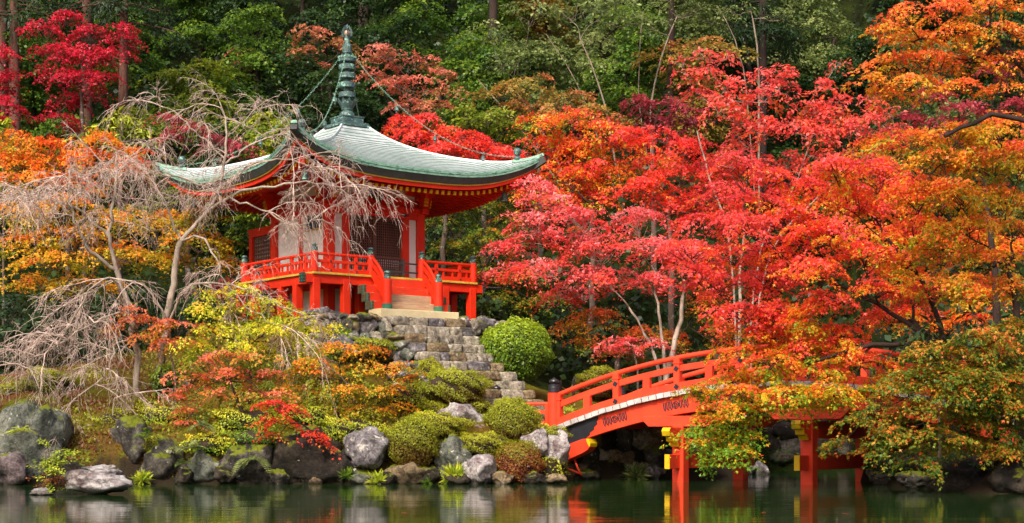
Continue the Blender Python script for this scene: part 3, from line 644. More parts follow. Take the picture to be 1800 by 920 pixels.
# girder emblems: three drops, a three-comma whorl, three drops
em = MB()
for sx in (-1, 1):
    for i in range(3):
        x = sx * (.16 + .11 * i)
        for q in (-1, 1): em.prism([(x + q * .03 - .016, .12), (x + q * .03 - .016, -.07), (x + q * .03 + .016, -.07), (x + q * .03 + .016, .12)], -.006, .006)
        em.prism([(x - .046, -.07), (x, -.15), (x + .046, -.07), (x + .014, -.07), (x, -.1), (x - .014, -.07)], -.006, .006)
em.sweep([(.1 * math.cos(t_), 0, .1 * math.sin(t_) - .005) for t_ in np.linspace(0, 2 * math.pi, 21)], [(-.011, -.006), (.011, -.006), (.011, .006), (-.011, .006)], up=(0, 1, 0), caps=False)
for q in range(3):
    a0 = q * 2 * math.pi / 3
    pts = [((.028 + .05 * t_) * math.cos(a0 + t_ * 2.6), 0, (.028 + .05 * t_) * math.sin(a0 + t_ * 2.6) - .005) for t_ in np.linspace(0, 1, 8)]
    for i in range(7):
        w = .04 * (1 - i / 8); em.sweep(pts[i:i + 2], [(-w / 2, -.006), (w / 2, -.006), (w / 2, .006), (-w / 2, .006)], up=(0, 1, 0))
emm = em.mesh('girder_emblem', M['black_metal'])
n = int(BL / .25)
for i in range(n):
    s = .25 * (i + .5); sl = math.atan(-.047 * (s - 7.5)); link('deck_plank', plank, bridge, (s, BW / 2, zr(s) - 1.125 + random.uniform(-.008, .008)), (0, -sl, 0)).location.y += random.uniform(-.02, .02)
for sd_, y in ((-1, 0.0), (1, BW)):
    out = y + sd_ * .12
    MB().tube([(s, y, zr(s) - .07) for s in SS], .078, 12).build('handrail', VB, bridge, smooth=True)
    MB().sweep([(s, y, zr(s) - .395) for s in SS], rect(.13, -.09, .09)).build('middle_rail', VB, bridge, bevel=.008)
    MB().sweep([(s, y, zr(s) - .93) for s in SS], rect(.2, -.12, .12)).build('base_rail', VB, bridge, bevel=.01)
    MB().sweep([(s, y - sd_ * .02, zr(s) - 1.2) for s in SS], rect(.22, -.55, .0)).build('girder', VB, bridge, bevel=.012)
    for i in range(8):
        s = .16 + 2.1 * i + (.1 if i == 7 else 0)
        if s > BL: continue
        p = MB().box((s, y, zr(s) - .47), (.2, .22, .8)).box((s, y, zr(s) - .165), (.17, .18, .1)).box((s, y, zr(s) - .23), (.24, .26, .05)).build('rail_post', VB, bridge, bevel=.012)
        if i:
            for dz in (-.395, -.93): link('diamond_fitting', studm, bridge, (s, y + sd_ * (.115 if dz > -.5 else .107) + sd_ * .003, zr(s) + dz), (0, -math.atan(-.047 * (s - 7.5)), 0), (.95, 1, .95))
        if s + 1.05 < BL: MB().box((s + 1.05, y, zr(s + 1.05) - .65), (.24, .15, .42)).build('short_strut', VB, bridge, bevel=.01)
        if i and s < BL - .5: link('girder_emblem', emm, bridge, (s - .02, y + sd_ * .098, zr(s) - 1.46), (0, -math.atan(-.047 * (s - 7.5)), 0), (1, 1, 1))
    # black metal sheath with a cloud-shaped end round the girder's foot
    sh = [(s, zr(s) - 1.195) for s in np.linspace(.12, 1.62, 8)]
    sh2 = [(1.66, -1.28), (1.6, -1.36), (1.62, -1.44), (1.5, -1.5), (1.5, -1.58), (1.36, -1.62), (1.34, -1.7), (1.2, -1.76)]
    sh += [(a_, zr(a_) + b_) for a_, b_ in sh2] + [(s, zr(s) - 1.77) for s in np.linspace(1.1, .12, 6)]
    MB().prism(sh, y + sd_ * .03, y + sd_ * .1).build('girder_sheath', M['black_metal'], bridge)
    for e, sg in ((.2, 1), (BL - .2, -1)):
        p = link('end_post', bpm, bridge, (e - sg * .22, y, zr(0) - 1.15)); link('finial', bfin, p, (0, 0, 1.2), None, (1.02, 1.02, .95))
    # corbel under the girder at the abutment, yellow nose
    cb = [(.2, .45), (.2, .98), (1.16, 1.285), (1.36, 1.27), (1.42, 1.14), (1.4, 1.02), (1.3, .92), (1.14, .84), (.5, .58)]
    MB().prism(cb, y - .2, y + .2).build('corbel', VB, bridge, bevel=.012)
    MB().prism([(1.3, 1.2), (1.28, 1.29), (1.37, 1.283), (1.435, 1.145), (1.415, 1.04), (1.36, 1.08)], y - .205, y + .205).build('corbel_nose', M['yellow_paint'], bridge)
# wing railing on the near left: end post to a smaller post
def bl(px, D):                            # place -> bridge coordinates
    X, Y = (px - 900) * D / F - BO[0], D - BO[1]; c, s = math.cos(BA), math.sin(BA); return np.array([X * c + Y * s, -X * s + Y * c])
w1 = bl(873, 51.3); w0 = np.array([-.02, 0.])
wpm = MB().lathe([(.15, 0), (.15, 1.1)], k=18).mesh('wing_post', VB)
p = link('wing_post', wpm, bridge, (w1[0], w1[1], 1.47)); link('finial', bfin, p, (0, 0, 1.1), None, (.86, .86, .84))
for z, w in ((2.38, 0), (2.12, 1), (1.78, 1)):
    a_, b_ = (w0[0], w0[1], z), (w1[0], w1[1], z)
    (MB().bar(a_, b_, .1, .12) if w else MB().tube([a_, ((w0[0] + w1[0]) / 2, (w0[1] + w1[1]) / 2, z), b_], .055, 10)).build('wing_rail', VB, bridge)
for t_ in (.1, .5, .9):
    q = w0 + (w1 - w0) * t_; MB().box((q[0], q[1], 2.05), (.16, .16, .6)).build('wing_strut', VB, bridge, bevel=.008)
# bents: square columns, tie beam with yellow ends, cap beam with scrolled ends, bolsters
for s in (4.42, 8.53):
    zt = zr(s) - 1.78
    for y in (0.05, BW - .05):
        MB().box((s, y, zt / 2 - .5), (.37, .37, zt + 1.0 - .55)).build('column', VB, bridge, bevel=.02)
        MB().prism([(s - 1.25, zt - .02), (s - 1.25, zt - .12), (s - 1.0, zt - .34), (s + 1.0, zt - .34), (s + 1.25, zt - .12), (s + 1.25, zt - .02)], y - .17, y + .17).build('bolster', VB, bridge, bevel=.012)
    MB().box((s, BW / 2, .62), (.16, BW + 1.5, .42)).build('tie_beam', VB, bridge, bevel=.012)
    for e in (-.76, BW + .76): MB().box((s, e, .62), (.165, .03, .425)).build('tie_beam_end', M['yellow_paint'], bridge)
    for sd_, y in ((-1, 0), (1, BW)):
        T = lambda V, s=s: np.stack([V[:, 1] + s, V[:, 0], V[:, 2]], 1)
        pr = [(y - sd_ * .3, zt - .36), (y + sd_ * .78, zt - .36), (y + sd_ * .86, zt - .46), (y + sd_ * .8, zt - .6), (y + sd_ * .6, zt - .62), (y + sd_ * .56, zt - .76), (y + sd_ * .4, zt - .8), (y + sd_ * .3, zt - .92), (y - sd_ * .3, zt - .92)]
        MB().prism(pr, -.125, .125, T=T).build('cap_bracket', VB, bridge, bevel=.012)
        yp = [(a_ + sd_ * .018, b_ - .012) for a_, b_ in pr[1:8]] + [(a_ - sd_ * .03, b_ + .03) for a_, b_ in pr[7:1:-1]] + [(pr[1][0] - sd_ * .06, pr[1][1] - .004)]
        MB().prism(yp, -.129, .129, T=T).build('bracket_end', M['yellow_paint'], bridge)
    MB().box((s, BW / 2, zt - .64), (.34, BW - .6, .5)).build('cap_beam', VB, bridge)
for s in np.arange(1.2, 14.5, 1.05): MB().box((s, BW / 2, zr(s) - 1.36), (.16, BW - .3, .2)).build('cross_joist', VB, bridge)
# red conduit looping below the left abutment
for y in (.1, 2.9):
    MB().tube([(.35 + .55 * math.sin(t_), y + .1 * math.cos(t_ * 3), .62 - .42 * math.sin(t_ * 1.0) ** 2 + .25 * math.cos(t_)) for t_ in np.linspace(0, math.pi, 14)], .03, 5).build('conduit', VB, bridge)
# ------------------------------------------------------------------ stones
_b = bmesh.new(); bmesh.ops.create_icosphere(_b, subdivisions=4, radius=1); ICO4 = (np.array([v.co[:] for v in _b.verts]), np.array([[v.index for v in f.verts] for f in _b.faces])); _b.free()
_b = bmesh.new(); bmesh.ops.create_icosphere(_b, subdivisions=2, radius=1); ICO2 = (np.array([v.co[:] for v in _b.verts]), np.array([[v.index for v in f.verts] for f in _b.faces])); _b.free()
_b = bmesh.new(); bmesh.ops.create_icosphere(_b, subdivisions=3, radius=1); ICO3 = (np.array([v.co[:] for v in _b.verts]), np.array([[v.index for v in f.verts] for f in _b.faces])); _b.free()
def rock_mesh(size, mat, seed, ico=ICO4, cuts=17, rough=.1, pointed=0, name='rock', dr=(.6, .93), gain=1.):
    g = np.random.default_rng(seed); N = ico[0]; P = g.normal(size=(cuts, 3)); P /= np.linalg.norm(P, axis=1)[:, None]; d = g.uniform(*dr, cuts)
    dot = np.maximum(N @ P.T, 1e-3); r = np.minimum(1.02, (d / dot).min(1))
    o = g.uniform(0, 50, 3)
    nz = np.array([mnoise.fractal(Vector(v * 1.7 + o), 1.0, 2.1, 5) + 1.1 * abs(mnoise.noise(Vector(v * 2.6 * np.array([1, 1, .6]) - o))) - .9 * max(0, 1 - 9 * abs(mnoise.noise(Vector(v * 1.5 + 2 * o)))) * .5 + .35 * mnoise.noise(Vector(v * 9 + o)) for v in N]) if len(N) > 200 else np.array([mnoise.noise(Vector(v * 2 + o)) for v in N])
    r = r * (1 + rough * nz); V = N * r[:, None] * gain
    if pointed: V[:, :2] *= (1 - pointed * np.clip(V[:, 2], 0, 1))[:, None]
    V = V * np.array(size)
    return np_mesh(name, V, [ico[1]], M[mat], smooth=False)
def rock(px, py, rx, ry, D, mat, seed, label, depth=None, group=None, tilt=0, pointed=0, rough=.2):
    s = D / F; d = depth if depth else (rx + ry) / 2 * s
    c = W(px, py, D); o = link('rock', rock_mesh((rx * s, d, ry * s), mat, seed, rough=rough, pointed=pointed), None, c, (0, tilt, 0))
    return tag(o, label, 'rock', group)
rock(50, 776, 88, 84, 47.2, 'stone_green', 3, 'huge sloping grey boulder at the far left shore of the pond', 1.6, tilt=.3, rough=.3, pointed=.3)
rock(12, 826, 52, 40, 46.2, 'stone_purple', 5, 'dark grey rock at the foot of the huge left boulder', 1.0)
rock(168, 848, 70, 26, 38.2, 'stone_white', 8, 'flat pale rock lying in the water beside a small sapling', .75, rough=.14)
rock(176, 829, 34, 13, 38.5, 'stone_white', 9, 'thin slab of rock on top of the flat rock in the water', .5)
rock(75, 866, 22, 8, 38.0, 'stone_white', 10, 'low stone in the water under the small sapling', .3)
rock(240, 786, 44, 52, 47.6, 'stone_dark', 12, 'flat topped dark boulder between cherry twigs and mossy bank', .9)
rock(292, 812, 50, 52, 47.2, 'stone_dark', 14, 'mossy dark boulder under the fern on the left shore', .9)
rock(360, 828, 48, 42, 47.1, 'stone_green', 17, 'pointed greenish boulder on the left shore', .8, pointed=.5)
rock(440, 818, 58, 50, 47.0, 'stone_dark', 20, 'rounded dark boulder hung with moss left of the fern clump', .9)
rock(545, 812, 78, 66, 47.3, 'stone_wet', 22, 'wide dark wet boulder under the scarlet maple bough', 1.1)
rock(452, 846, 40, 20, 46.7, 'stone_wet', 23, 'low wet stone at the waterline under the rounded dark boulder', .5)
rock(553, 848, 12, 12, 46.5, 'stone_tan', 24, 'small pale stone at the waterline below the wide wet boulder', .22)
rock(651, 793, 42, 42, 46.9, 'stone_grey', 26, 'big grey overhanging boulder left of the clipped azalea', .8, tilt=-.15)
rock(650, 843, 44, 20, 46.8, 'stone_green', 27, 'flat green grey stone under the overhanging boulder', .6)
rock(716, 833, 40, 34, 47.0, 'stone_tan', 29, 'tan stone with white stains under the clipped azalea', .7)
rock(796, 808, 36, 50, 47.2, 'stone_green', 31, 'tall pointed greenish rock beside the grass tuft', .7, pointed=.45)
rock(754, 838, 20, 20, 46.9, 'stone_wet', 32, 'small dark stone between tan stone and greenish rock', .4)
rock(846, 826, 37, 34, 46.6, 'stone_white', 35, 'rounded white rock with a rusty stain at the waterline', .7)
rock(816, 738, 50, 33, 49.0, 'stone_white', 38, 'large pale mauve rock lying on the mossy slope', .9, tilt=.12, rough=.14)
rock(836, 758, 28, 14, 48.6, 'stone_purple', 39, 'brown broken stone at the foot of the large pale mauve rock', .4)
rock(942, 785, 28, 28, 48.0, 'stone_white', 41, 'leaning grey rock behind the reddish azalea by the bridge', .5, tilt=.5)
rock(976, 800, 29, 44, 48.6, 'stone_white', 43, 'upright brownish rock at the left foot of the bridge', .7)
rock(978, 842, 22, 10, 46.8, 'stone_tan', 44, 'low tan stone in the water at the foot of the bridge', .4)
rock(1010, 826, 20, 30, 51.3, 'stone_tan', 46, 'tan boulder tucked under the bridge corbel', .7)
rock(1147, 832, 17, 18, 52.0, 'stone_grey', 48, 'grey boulder at the water under the bridge near the first column', .4)
rock(1172, 800, 22, 40, 55.0, 'stone_grey', 49, 'pale upright rock behind the first bridge column', .6)
rock(1337, 832, 14, 22, 58.0, 'stone_grey', 50, 'pale rock standing at the far bank behind the bridge', .6)
rock(1300, 830, 30, 22, 58.0, 'stone_grey', 51, 'grey rock at the far bank beneath the bridge', .6)
rock(590, 578, 44, 30, 51.9, 'stone_grey', 53, 'big grey boulder below the near corner of the veranda', .7)
rock(560, 552, 26, 12, 52.1, 'stone_grey', 54, 'grey stone under the veranda corner post', .5)
rock(848, 572, 22, 17, 55.3, 'stone_grey', 56, 'grey boulder at the right end of the top stone step', .5)
rock(600, 612, 36, 22, 51.3, 'stone_grey', 57, 'pale boulder behind the yellow green maple on the slope', .6)
rock(718, 661, 24, 10, 50.2, 'stone_grey', 58, 'flat grey rock among moss mounds left of the steps', .5)
rock(314, 679, 26, 17, 50.6, 'stone_white', 59, 'speckled pale rock in ferns behind the cherry trunks', .5)
rock(1560, 836, 46, 24, 46.2, 'stone_dark', 61, 'dark mottled rock at the right shore under the maple tips', .8)
rock(1618, 846, 40, 22, 42.6, 'stone_dark', 62, 'low dark rock on the right shore with pale flecks', .7)
rock(1690, 842, 50, 40, 40.8, 'stone_wet', 63, 'broad wet boulder on the right shore below the olive maple', .9)
rock(1788, 846, 46, 38, 38.9, 'stone_wet', 64, 'dark boulder at the far right edge of the pond', .8)
for i, (px, rx, ry, D_, mt, lb) in enumerate(((122, 34, 26, 46.4, 'stone_wet', 'dark wet stone between the huge left boulder and the flat rock'), (206, 26, 20, 46.9, 'stone_wet', 'small dark wet stone under the flat topped boulder'), (326, 20, 16, 46.5, 'stone_wet', 'small dark wet stone between the mossy and the pointed boulders'),
        (398, 22, 22, 46.7, 'stone_wet', 'small wet stone between the pointed and the rounded boulders'), (490, 24, 18, 46.6, 'stone_dark', 'low grey stone at the left foot of the wide wet boulder'), (604, 26, 36, 47.0, 'stone_wet', 'dark stone wedged between the wide wet boulder and the overhanging one'),
        (685, 20, 16, 46.6, 'stone_wet', 'small wet stone between the flat green grey stone and the tan stone'), (806, 26, 14, 46.5, 'stone_wet', 'low wet stone under the grass tuft beside the white rock'), (884, 22, 14, 46.5, 'stone_tan', 'low tan stone between the white rock and the russet azalea'),
        (940, 26, 14, 46.8, 'stone_wet', 'low wet stone under the russet azalea'), (1030, 26, 16, 50.8, 'stone_wet', 'low wet stone at the water under the bridge sheath'), (1085, 30, 14, 51.8, 'stone_wet', 'flat wet stone at the foot of the abutment wall'))):
    rock(px, 852 - ry * .7, rx, ry, D_, mt, 500 + i, lb, .5)
# ------------------------------------------------------------------ stone staircase: every stone a part
stairs = empty('stone_staircase', (CX, CY, 0), PHI)
tag(stairs, 'weathered stone staircase climbing from the bridge to the hall', 'staircase')
SM = ['stone_step', 'stone_step', 'stone_grey', 'stone_tan', 'stone_step', 'stone_step']
def cube_grid(n=6):
    V = []; Fq = []; t = np.linspace(-1, 1, n + 1)
    for ax in range(3):
        for sg in (-1, 1):
            b0 = len(V)
            for i in t:
                for j in t: p = [0, 0, 0]; p[ax] = sg; p[(ax + 1) % 3] = i; p[(ax + 2) % 3] = j; V.append(p)
            for i in range(n):
                for j in range(n): q = [b0 + i * (n + 1) + j, b0 + (i + 1) * (n + 1) + j, b0 + (i + 1) * (n + 1) + j + 1, b0 + i * (n + 1) + j + 1]; Fq.append(q if sg > 0 else q[::-1])
    return np.array(V, float), np.array(Fq)
CUBE = cube_grid(8)
def block(w, d, h, mat, seed, name, cuts=0):
    """a rough-hewn block: rounded, uneven box"""
    g = np.random.default_rng(seed); N, FQ = CUBE; r = (np.abs(N) ** 8).sum(1) ** (-1 / 8); V = N * r[:, None]
    o = g.uniform(0, 50, 3); V = V * (.97 + .055 * np.array([mnoise.fractal(Vector(v * 1.7 + o), .8, 2.2, 4) for v in V]))[:, None]
    sk = g.uniform(-.12, .12, 3); V[:, 0] += V[:, 2] * sk[0]; V[:, 2] += V[:, 0] * sk[1] * .5
    V *= np.array([w / 2, d / 2, h / 2]); return np_mesh(name, V, [FQ], M[mat], smooth=False)
BLK = [block(1, 1, 1, SM[i % 6], 100 + i, 'step_stone') for i in range(18)]
seed = 0
srow = [(-1.4, 1.6), (-1.25, 1.6), (-1.25, 1.6), (-1.2, 1.6), (-1.15, 1.7), (-1.05, 1.8), (-1.0, 2.05), (-.6, 2.15), (-.4, 2.25), (-.3, 2.4), (.1, 2.2), (.2, 2.1)]
for r_, (u0, u1) in enumerate(srow):
    zt = 5.25 - .3 * r_; v = 4.72 + .36 * r_; u = u0
    while u < u1 - .15:
        big = r_ > 5; w = min(random.uniform(.35, .95) if not big else random.uniform(.9, 1.7), u1 - u)
        if u1 - u - w < .2: w = u1 - u
        h = .33 + random.uniform(-.015, .01)
        link('step_stone', BLK[seed % 18] if not big else BLK[(seed * 3) % 18], stairs, (u + w / 2, -(v - .3 + .32) + random.uniform(-.02, .02), zt - h / 2 + random.uniform(-.012, .012)), (0, 0, random.uniform(-.05, .05) + (math.pi if seed % 2 else 0)), (w * .99, .68, h * 1.02)); seed += 1; u += w
# ------------------------------------------------------------------ retaining wall of fitted stones round the hall terrace
def cobble(pts, name, parent, size, mats, seed0, out=.16):
    """stones fitted on a skewed grid over the strip pts [(x,y,zlow,zhigh)]"""
    g = np.random.default_rng(seed0); P = np.array(pts, float); seg = np.concatenate([[0], np.cumsum(np.linalg.norm(np.diff(P[:, :2], axis=0), axis=1))]); L = seg[-1]; k = 0
    ms = [rock_mesh((1, 1, 1), m, seed0 + i, ico=ICO3, cuts=9, rough=.22, name=name, dr=(.5, .8), gain=1.28) for i, m in enumerate(mats * 2)]
    row = 0; zmin, zmax = P[:, 2].min(), P[:, 3].max(); z = zmin
    while z < zmax - .05:
        h = size * g.uniform(.75, 1.15); t = g.uniform(-.5, 0) * size
        while t < L:
            w = size * g.uniform(.7, 1.5); tc = min(max(t + w / 2, 0), L); q = [np.interp(tc, seg, P[:, j]) for j in range(4)]
            if z + h * .6 > q[2] and z + h * .35 < q[3]:
                hh = min(h, q[3] - z + .05); i = min(np.searchsorted(seg, tc), len(seg) - 1); i = max(i, 1); d = P[i, :2] - P[i - 1, :2]; a = math.atan2(d[1], d[0])
                link(name, ms[k % len(ms)], parent, (q[0] + g.uniform(-.03, .03), q[1] + g.uniform(-.03, .03), z + hh / 2), (g.uniform(-.1, .1), g.uniform(-.35, .35), a), (w * .6, out * g.uniform(1.2, 1.7), hh * .64)); k += 1
            t += w
        z += h * .95
wall = empty('retaining_wall', (0, 0, 0)); tag(wall, 'rough fitted stone retaining wall below the hall veranda left of the steps', 'stone wall')
def uv(u, v): return (CX + u * math.cos(PHI) + v * math.sin(PHI), CY + u * math.sin(PHI) - v * math.cos(PHI))
wp = [(*uv(-3.9, 4.2), 3.7, 5.2), (*uv(-2.4, 4.7), 3.5, 5.2), (*uv(-1.6, 4.85), 3.2, 5.22), (*uv(-1.55, 5.3), 3.0, 4.7), (*uv(-1.5, 6.0), 2.8, 4.1), (*uv(-1.4, 6.8), 2.5, 3.4), (*uv(-1.3, 7.5), 2.4, 2.8)]
cobble(wp, 'wall_stone', wall, .36, ['stone_step', 'stone_dark', 'stone_tan', 'stone_grey', 'stone_green'], 300)
MB().add([(x, y + .12, z_) for x, y, a_, b_ in wp for z_ in (a_ - .6, b_ - .03)], [(2 * i, 2 * i + 2, 2 * i + 3, 2 * i + 1) for i in range(len(wp) - 1)]).build('mortar', M['soil'], wall)
wr = empty('terrace_edge_wall', (0, 0, 0)); tag(wr, 'rough stone edge of the terrace right of the top step', 'stone wall')
wp = [(*uv(1.5, 4.7), 4.2, 5.22), (*uv(2.6, 4.6), 4.2, 5.2), (*uv(3.9, 4.3), 3.9, 5.15)]
cobble(wp, 'wall_stone', wr, .42, ['stone_grey', 'stone_step', 'stone_dark'], 340)
ab = empty('bridge_abutment', (0, 0, 0)); tag(ab, 'mortared stone abutment wall in shade under the left end of the bridge', 'stone wall')
wp = [(*W(1000, 842, 50.6)[:2], -.2, 1.5), (*W(1060, 842, 51.9)[:2], -.2, 1.6), (*W(1165, 842, 52.9)[:2], -.2, 1.7), (*W(1215, 842, 55.)[:2], -.2, 1.6)]
cobble(wp, 'wall_stone', ab, .62, ['stone_tan', 'stone_wet', 'stone_dark', 'stone_step'], 360, .14)
MB().add([(x, y + .13, z_) for x, y, a_, b_ in wp for z_ in (a_ - .5, b_)], [(2 * i, 2 * i + 2, 2 * i + 3, 2 * i + 1) for i in range(len(wp) - 1)]).build('mortar', M['soil'], ab)
fw = empty('far_bank_wall', (0, 0, 0)); tag(fw, 'dark block stone wall on the far bank seen under the bridge', 'stone wall')
wp = [(*W(1330, 822, 68.6)[:2], -.2, 2.6), (*W(1520, 822, 68.6)[:2], -.2, 2.6)]
cobble(wp, 'wall_stone', fw, .8, ['stone_wet', 'stone_dark'], 380, .2)
# rope fences
def rope_fence(spots, h, label):
    r = empty('rope_fence', spots[0]); tag(r, label, 'fence'); P = np.array(spots) - np.array(spots[0])
    pm = MB().lathe([(.055, -.25), (.05, h), (.03, h + .02)], k=8).mesh('fence_post', M['bark_dark'])
    for p_ in P: link('fence_post', pm, r, p_)
    for a_, b_ in zip(P[:-1], P[1:]):
        MB().tube([(a_ + (b_ - a_) * t_) + np.array([0, 0, h * .8 - .22 * 4 * t_ * (1 - t_) * .7]) for t_ in np.linspace(0, 1, 9)], .018, 5).build('rope', M['rope'], r)
rope_fence([on(728, 50.4), on(748, 51.4)], .55, 'short dark post and rope fence left of the stone steps')
rope_fence([on(985, 55.5), on(1008, 56), on(1032, 56.5), on(1060, 57)], .75, 'low post and rope fence in the shade behind the bridge end')
# ------------------------------------------------------------------ foliage
def nrm(a): return a / (np.linalg.norm(a, axis=-1, keepdims=True) + 1e-9)
LEAF = {'maple': (np.array([(0, 0, 0), (.6, .62, -.12), (.42, .2, .03), (1.0, 0, -.14), (.42, -.2, .03), (.6, -.62, -.12)]), np.array([(0, 2, 1), (0, 3, 2), (0, 4, 3), (0, 5, 4)])),
        'chev': (np.array([(0, 0, 0), (.85, .58, -.1), (.66, 0, .05), (.85, -.58, -.1)]), np.array([(0, 2, 1), (0, 3, 2)])),
        'oval': (np.array([(0, 0, 0), (.45, .27, .07), (1.0, 0, -.08), (.45, -.27, .07)]), np.array([(0, 3, 2, 1)])),
        'broad': (np.array([(0, 0, 0), (.5, .42, .1), (1.0, 0, -.1), (.5, -.42, .1)]), np.array([(0, 3, 2, 1)])),
        'long': (np.array([(0, 0, 0), (.4, .13, .05), (1.0, 0, -.22), (.4, -.13, .05)]), np.array([(0, 3, 2, 1)])),
        'blade': (np.array([(0, .03, 0), (0, -.03, 0), (.55, .024, .04), (1, 0, -.25)]), np.array([(0, 1, 3, 2)]))}
NTRI = 0; DENS = 1.3
def leaves(P, N, Dv, S, col, kind='maple'):
    """one mesh's arrays: every leaf placed, turned and sized"""
    global NTRI
    L, Fc = LEAF[kind]; N = nrm(N); Dv = nrm(Dv - N * (Dv * N).sum(1, keepdims=True)); B = np.cross(N, Dv); k = len(L); n = len(P)
    V = P[:, None] + S[:, None, None] * (L[None, :, 0:1] * Dv[:, None] + L[None, :, 1:2] * B[:, None] + L[None, :, 2:3] * N[:, None])
    NTRI += n * len(Fc) * (2 if Fc.shape[1] == 4 else 1)
    return V.reshape(-1, 3), (np.arange(n) * k)[:, None, None] + Fc[None], np.repeat(col, k, axis=0)
def pal(cols): c = np.array([lin(*q) for q in cols]); return np.clip(c * 1.18 + .012, 0, .9)
def pick(p, t): t = np.clip(t, 0, 1) * (len(p) - 1); i = np.minimum(t.astype(int), len(p) - 2); f = (t - i)[:, None]; return p[i] * (1 - f) + p[i + 1] * f
def spray_cloud(cs, o, tz, rs, nl, leaf, palette, kind, spread=.45, droop=.3, flat=.8, jit=.14, bias=0., upb=.75):
    """cs: spray centres; o: outward dirs; tz: colour parameter per spray; rs: radii; nl: leaves per spray"""
    ns = len(cs); up = np.array([0, 0, 1.]); n = nrm(up * upb + o * .6 + rng.normal(size=(ns, 3)) * .22)
    t1 = o - n * (o * n).sum(1, keepdims=True) + rng.normal(size=(ns, 3)) * .05; t1 = nrm(t1 - n * (t1 * n).sum(1, keepdims=True)); t2 = np.cross(n, t1)
    idx = np.repeat(np.arange(ns), nl); m = len(idx); th = rng.uniform(0, 2 * np.pi, m); ph = rng.uniform(0, 6.28, ns)[idx]
    rho = np.sqrt(rng.uniform(0, 1, m)) * (1 + .3 * np.sin(3 * th + ph) + .18 * np.sin(7 * th + ph * 2)); r_ = rs[idx]
    x = rho * np.cos(th) * 1.35; y = rho * np.sin(th) * .9
    P = cs[idx] + (t1[idx] * x[:, None] + t2[idx] * y[:, None]) * r_[:, None] + n[idx] * ((rng.normal(size=m) * .07 - droop * rho ** 2) * r_)[:, None]
    N = n[idx] + rng.normal(size=(m, 3)) * spread
    Dv = t1[idx] * (x[:, None] + .35) + t2[idx] * y[:, None] + rng.normal(size=(m, 3)) * .5; Dv[:, 2] -= .35
    c = pick(palette, tz[idx] + rng.normal(size=m) * jit + bias); c = c * rng.uniform(.82, 1.22, (m, 1))
    return leaves(P, N, Dv, leaf * rng.uniform(.55, 1.3, m), c, kind)
def tubes(P, r, k=3):
    """P (m,n,3) r (m,n): many tubes at once"""
    m, n = P.shape[:2]; T = nrm(np.gradient(P, axis=1)); a = np.where(np.abs(T[..., 2:3]) > .9, np.array([0, 1., 0]), np.array([0, 0, 1.])); S = nrm(np.cross(T, a)); U = np.cross(S, T)
    an = np.arange(k) * 2 * np.pi / k
    V = P[:, :, None] + r[:, :, None, None] * (np.cos(an)[None, None, :, None] * S[:, :, None] + np.sin(an)[None, None, :, None] * U[:, :, None])
    i = np.arange(n - 1)[:, None] * k; j = np.arange(k)[None]; q = np.stack([i + j, i + (j + 1) % k, i + k + (j + 1) % k, i + k + j], -1).reshape(-1, 4)
    return V.reshape(-1, 3), (np.arange(m) * n * k)[:, None, None] + q[None]
def bez(a, b, n, sag=.1, rnd=.08):
    """m wandering curves a->b (m,3)"""
    a = np.atleast_2d(a); b = np.atleast_2d(b); m = len(a); t = np.linspace(0, 1, n)[None, :, None]; L = np.linalg.norm(b - a, axis=1)[:, None, None]
    c = rng.normal(size=(m, 1, 3)) * rnd * L + np.array([0, 0, sag]) * L; c2 = rng.normal(size=(m, 1, 3)) * rnd * .5 * L
    return a[:, None] * (1 - t) + b[:, None] * t + c * 4 * t * (1 - t) * .5 + c2 * np.sin(t * 2 * np.pi)
class Acc:
    def __init__(s): s.V = []; s.F = []; s.C = []; s.n = 0
    def add(s, V, Fc, Cc=None):
        s.V.append(V); s.F.append(Fc.reshape(-1, Fc.shape[-1]) + s.n); s.n += len(V)
        if Cc is not None: s.C.append(Cc)
    def build(s, name, mat, parent=None, smooth=False):
        fs = {}
        for f in s.F: fs.setdefault(f.shape[1], []).append(f)
        return link(name, np_mesh(name, np.concatenate(s.V), [np.concatenate(v) for v in fs.values()], mat, None, np.concatenate(s.C) if s.C else None, smooth), parent)
def smooth_path(pts, n):
    P = np.array(pts, float); t = np.linspace(0, 1, len(P)); tt = np.linspace(0, 1, n); Q = np.stack([np.interp(tt, t, P[:, i]) for i in range(3)], 1)
    for _ in range(2): Q[1:-1] = (Q[:-2] + 2 * Q[1:-1] + Q[2:]) / 4
    return Q
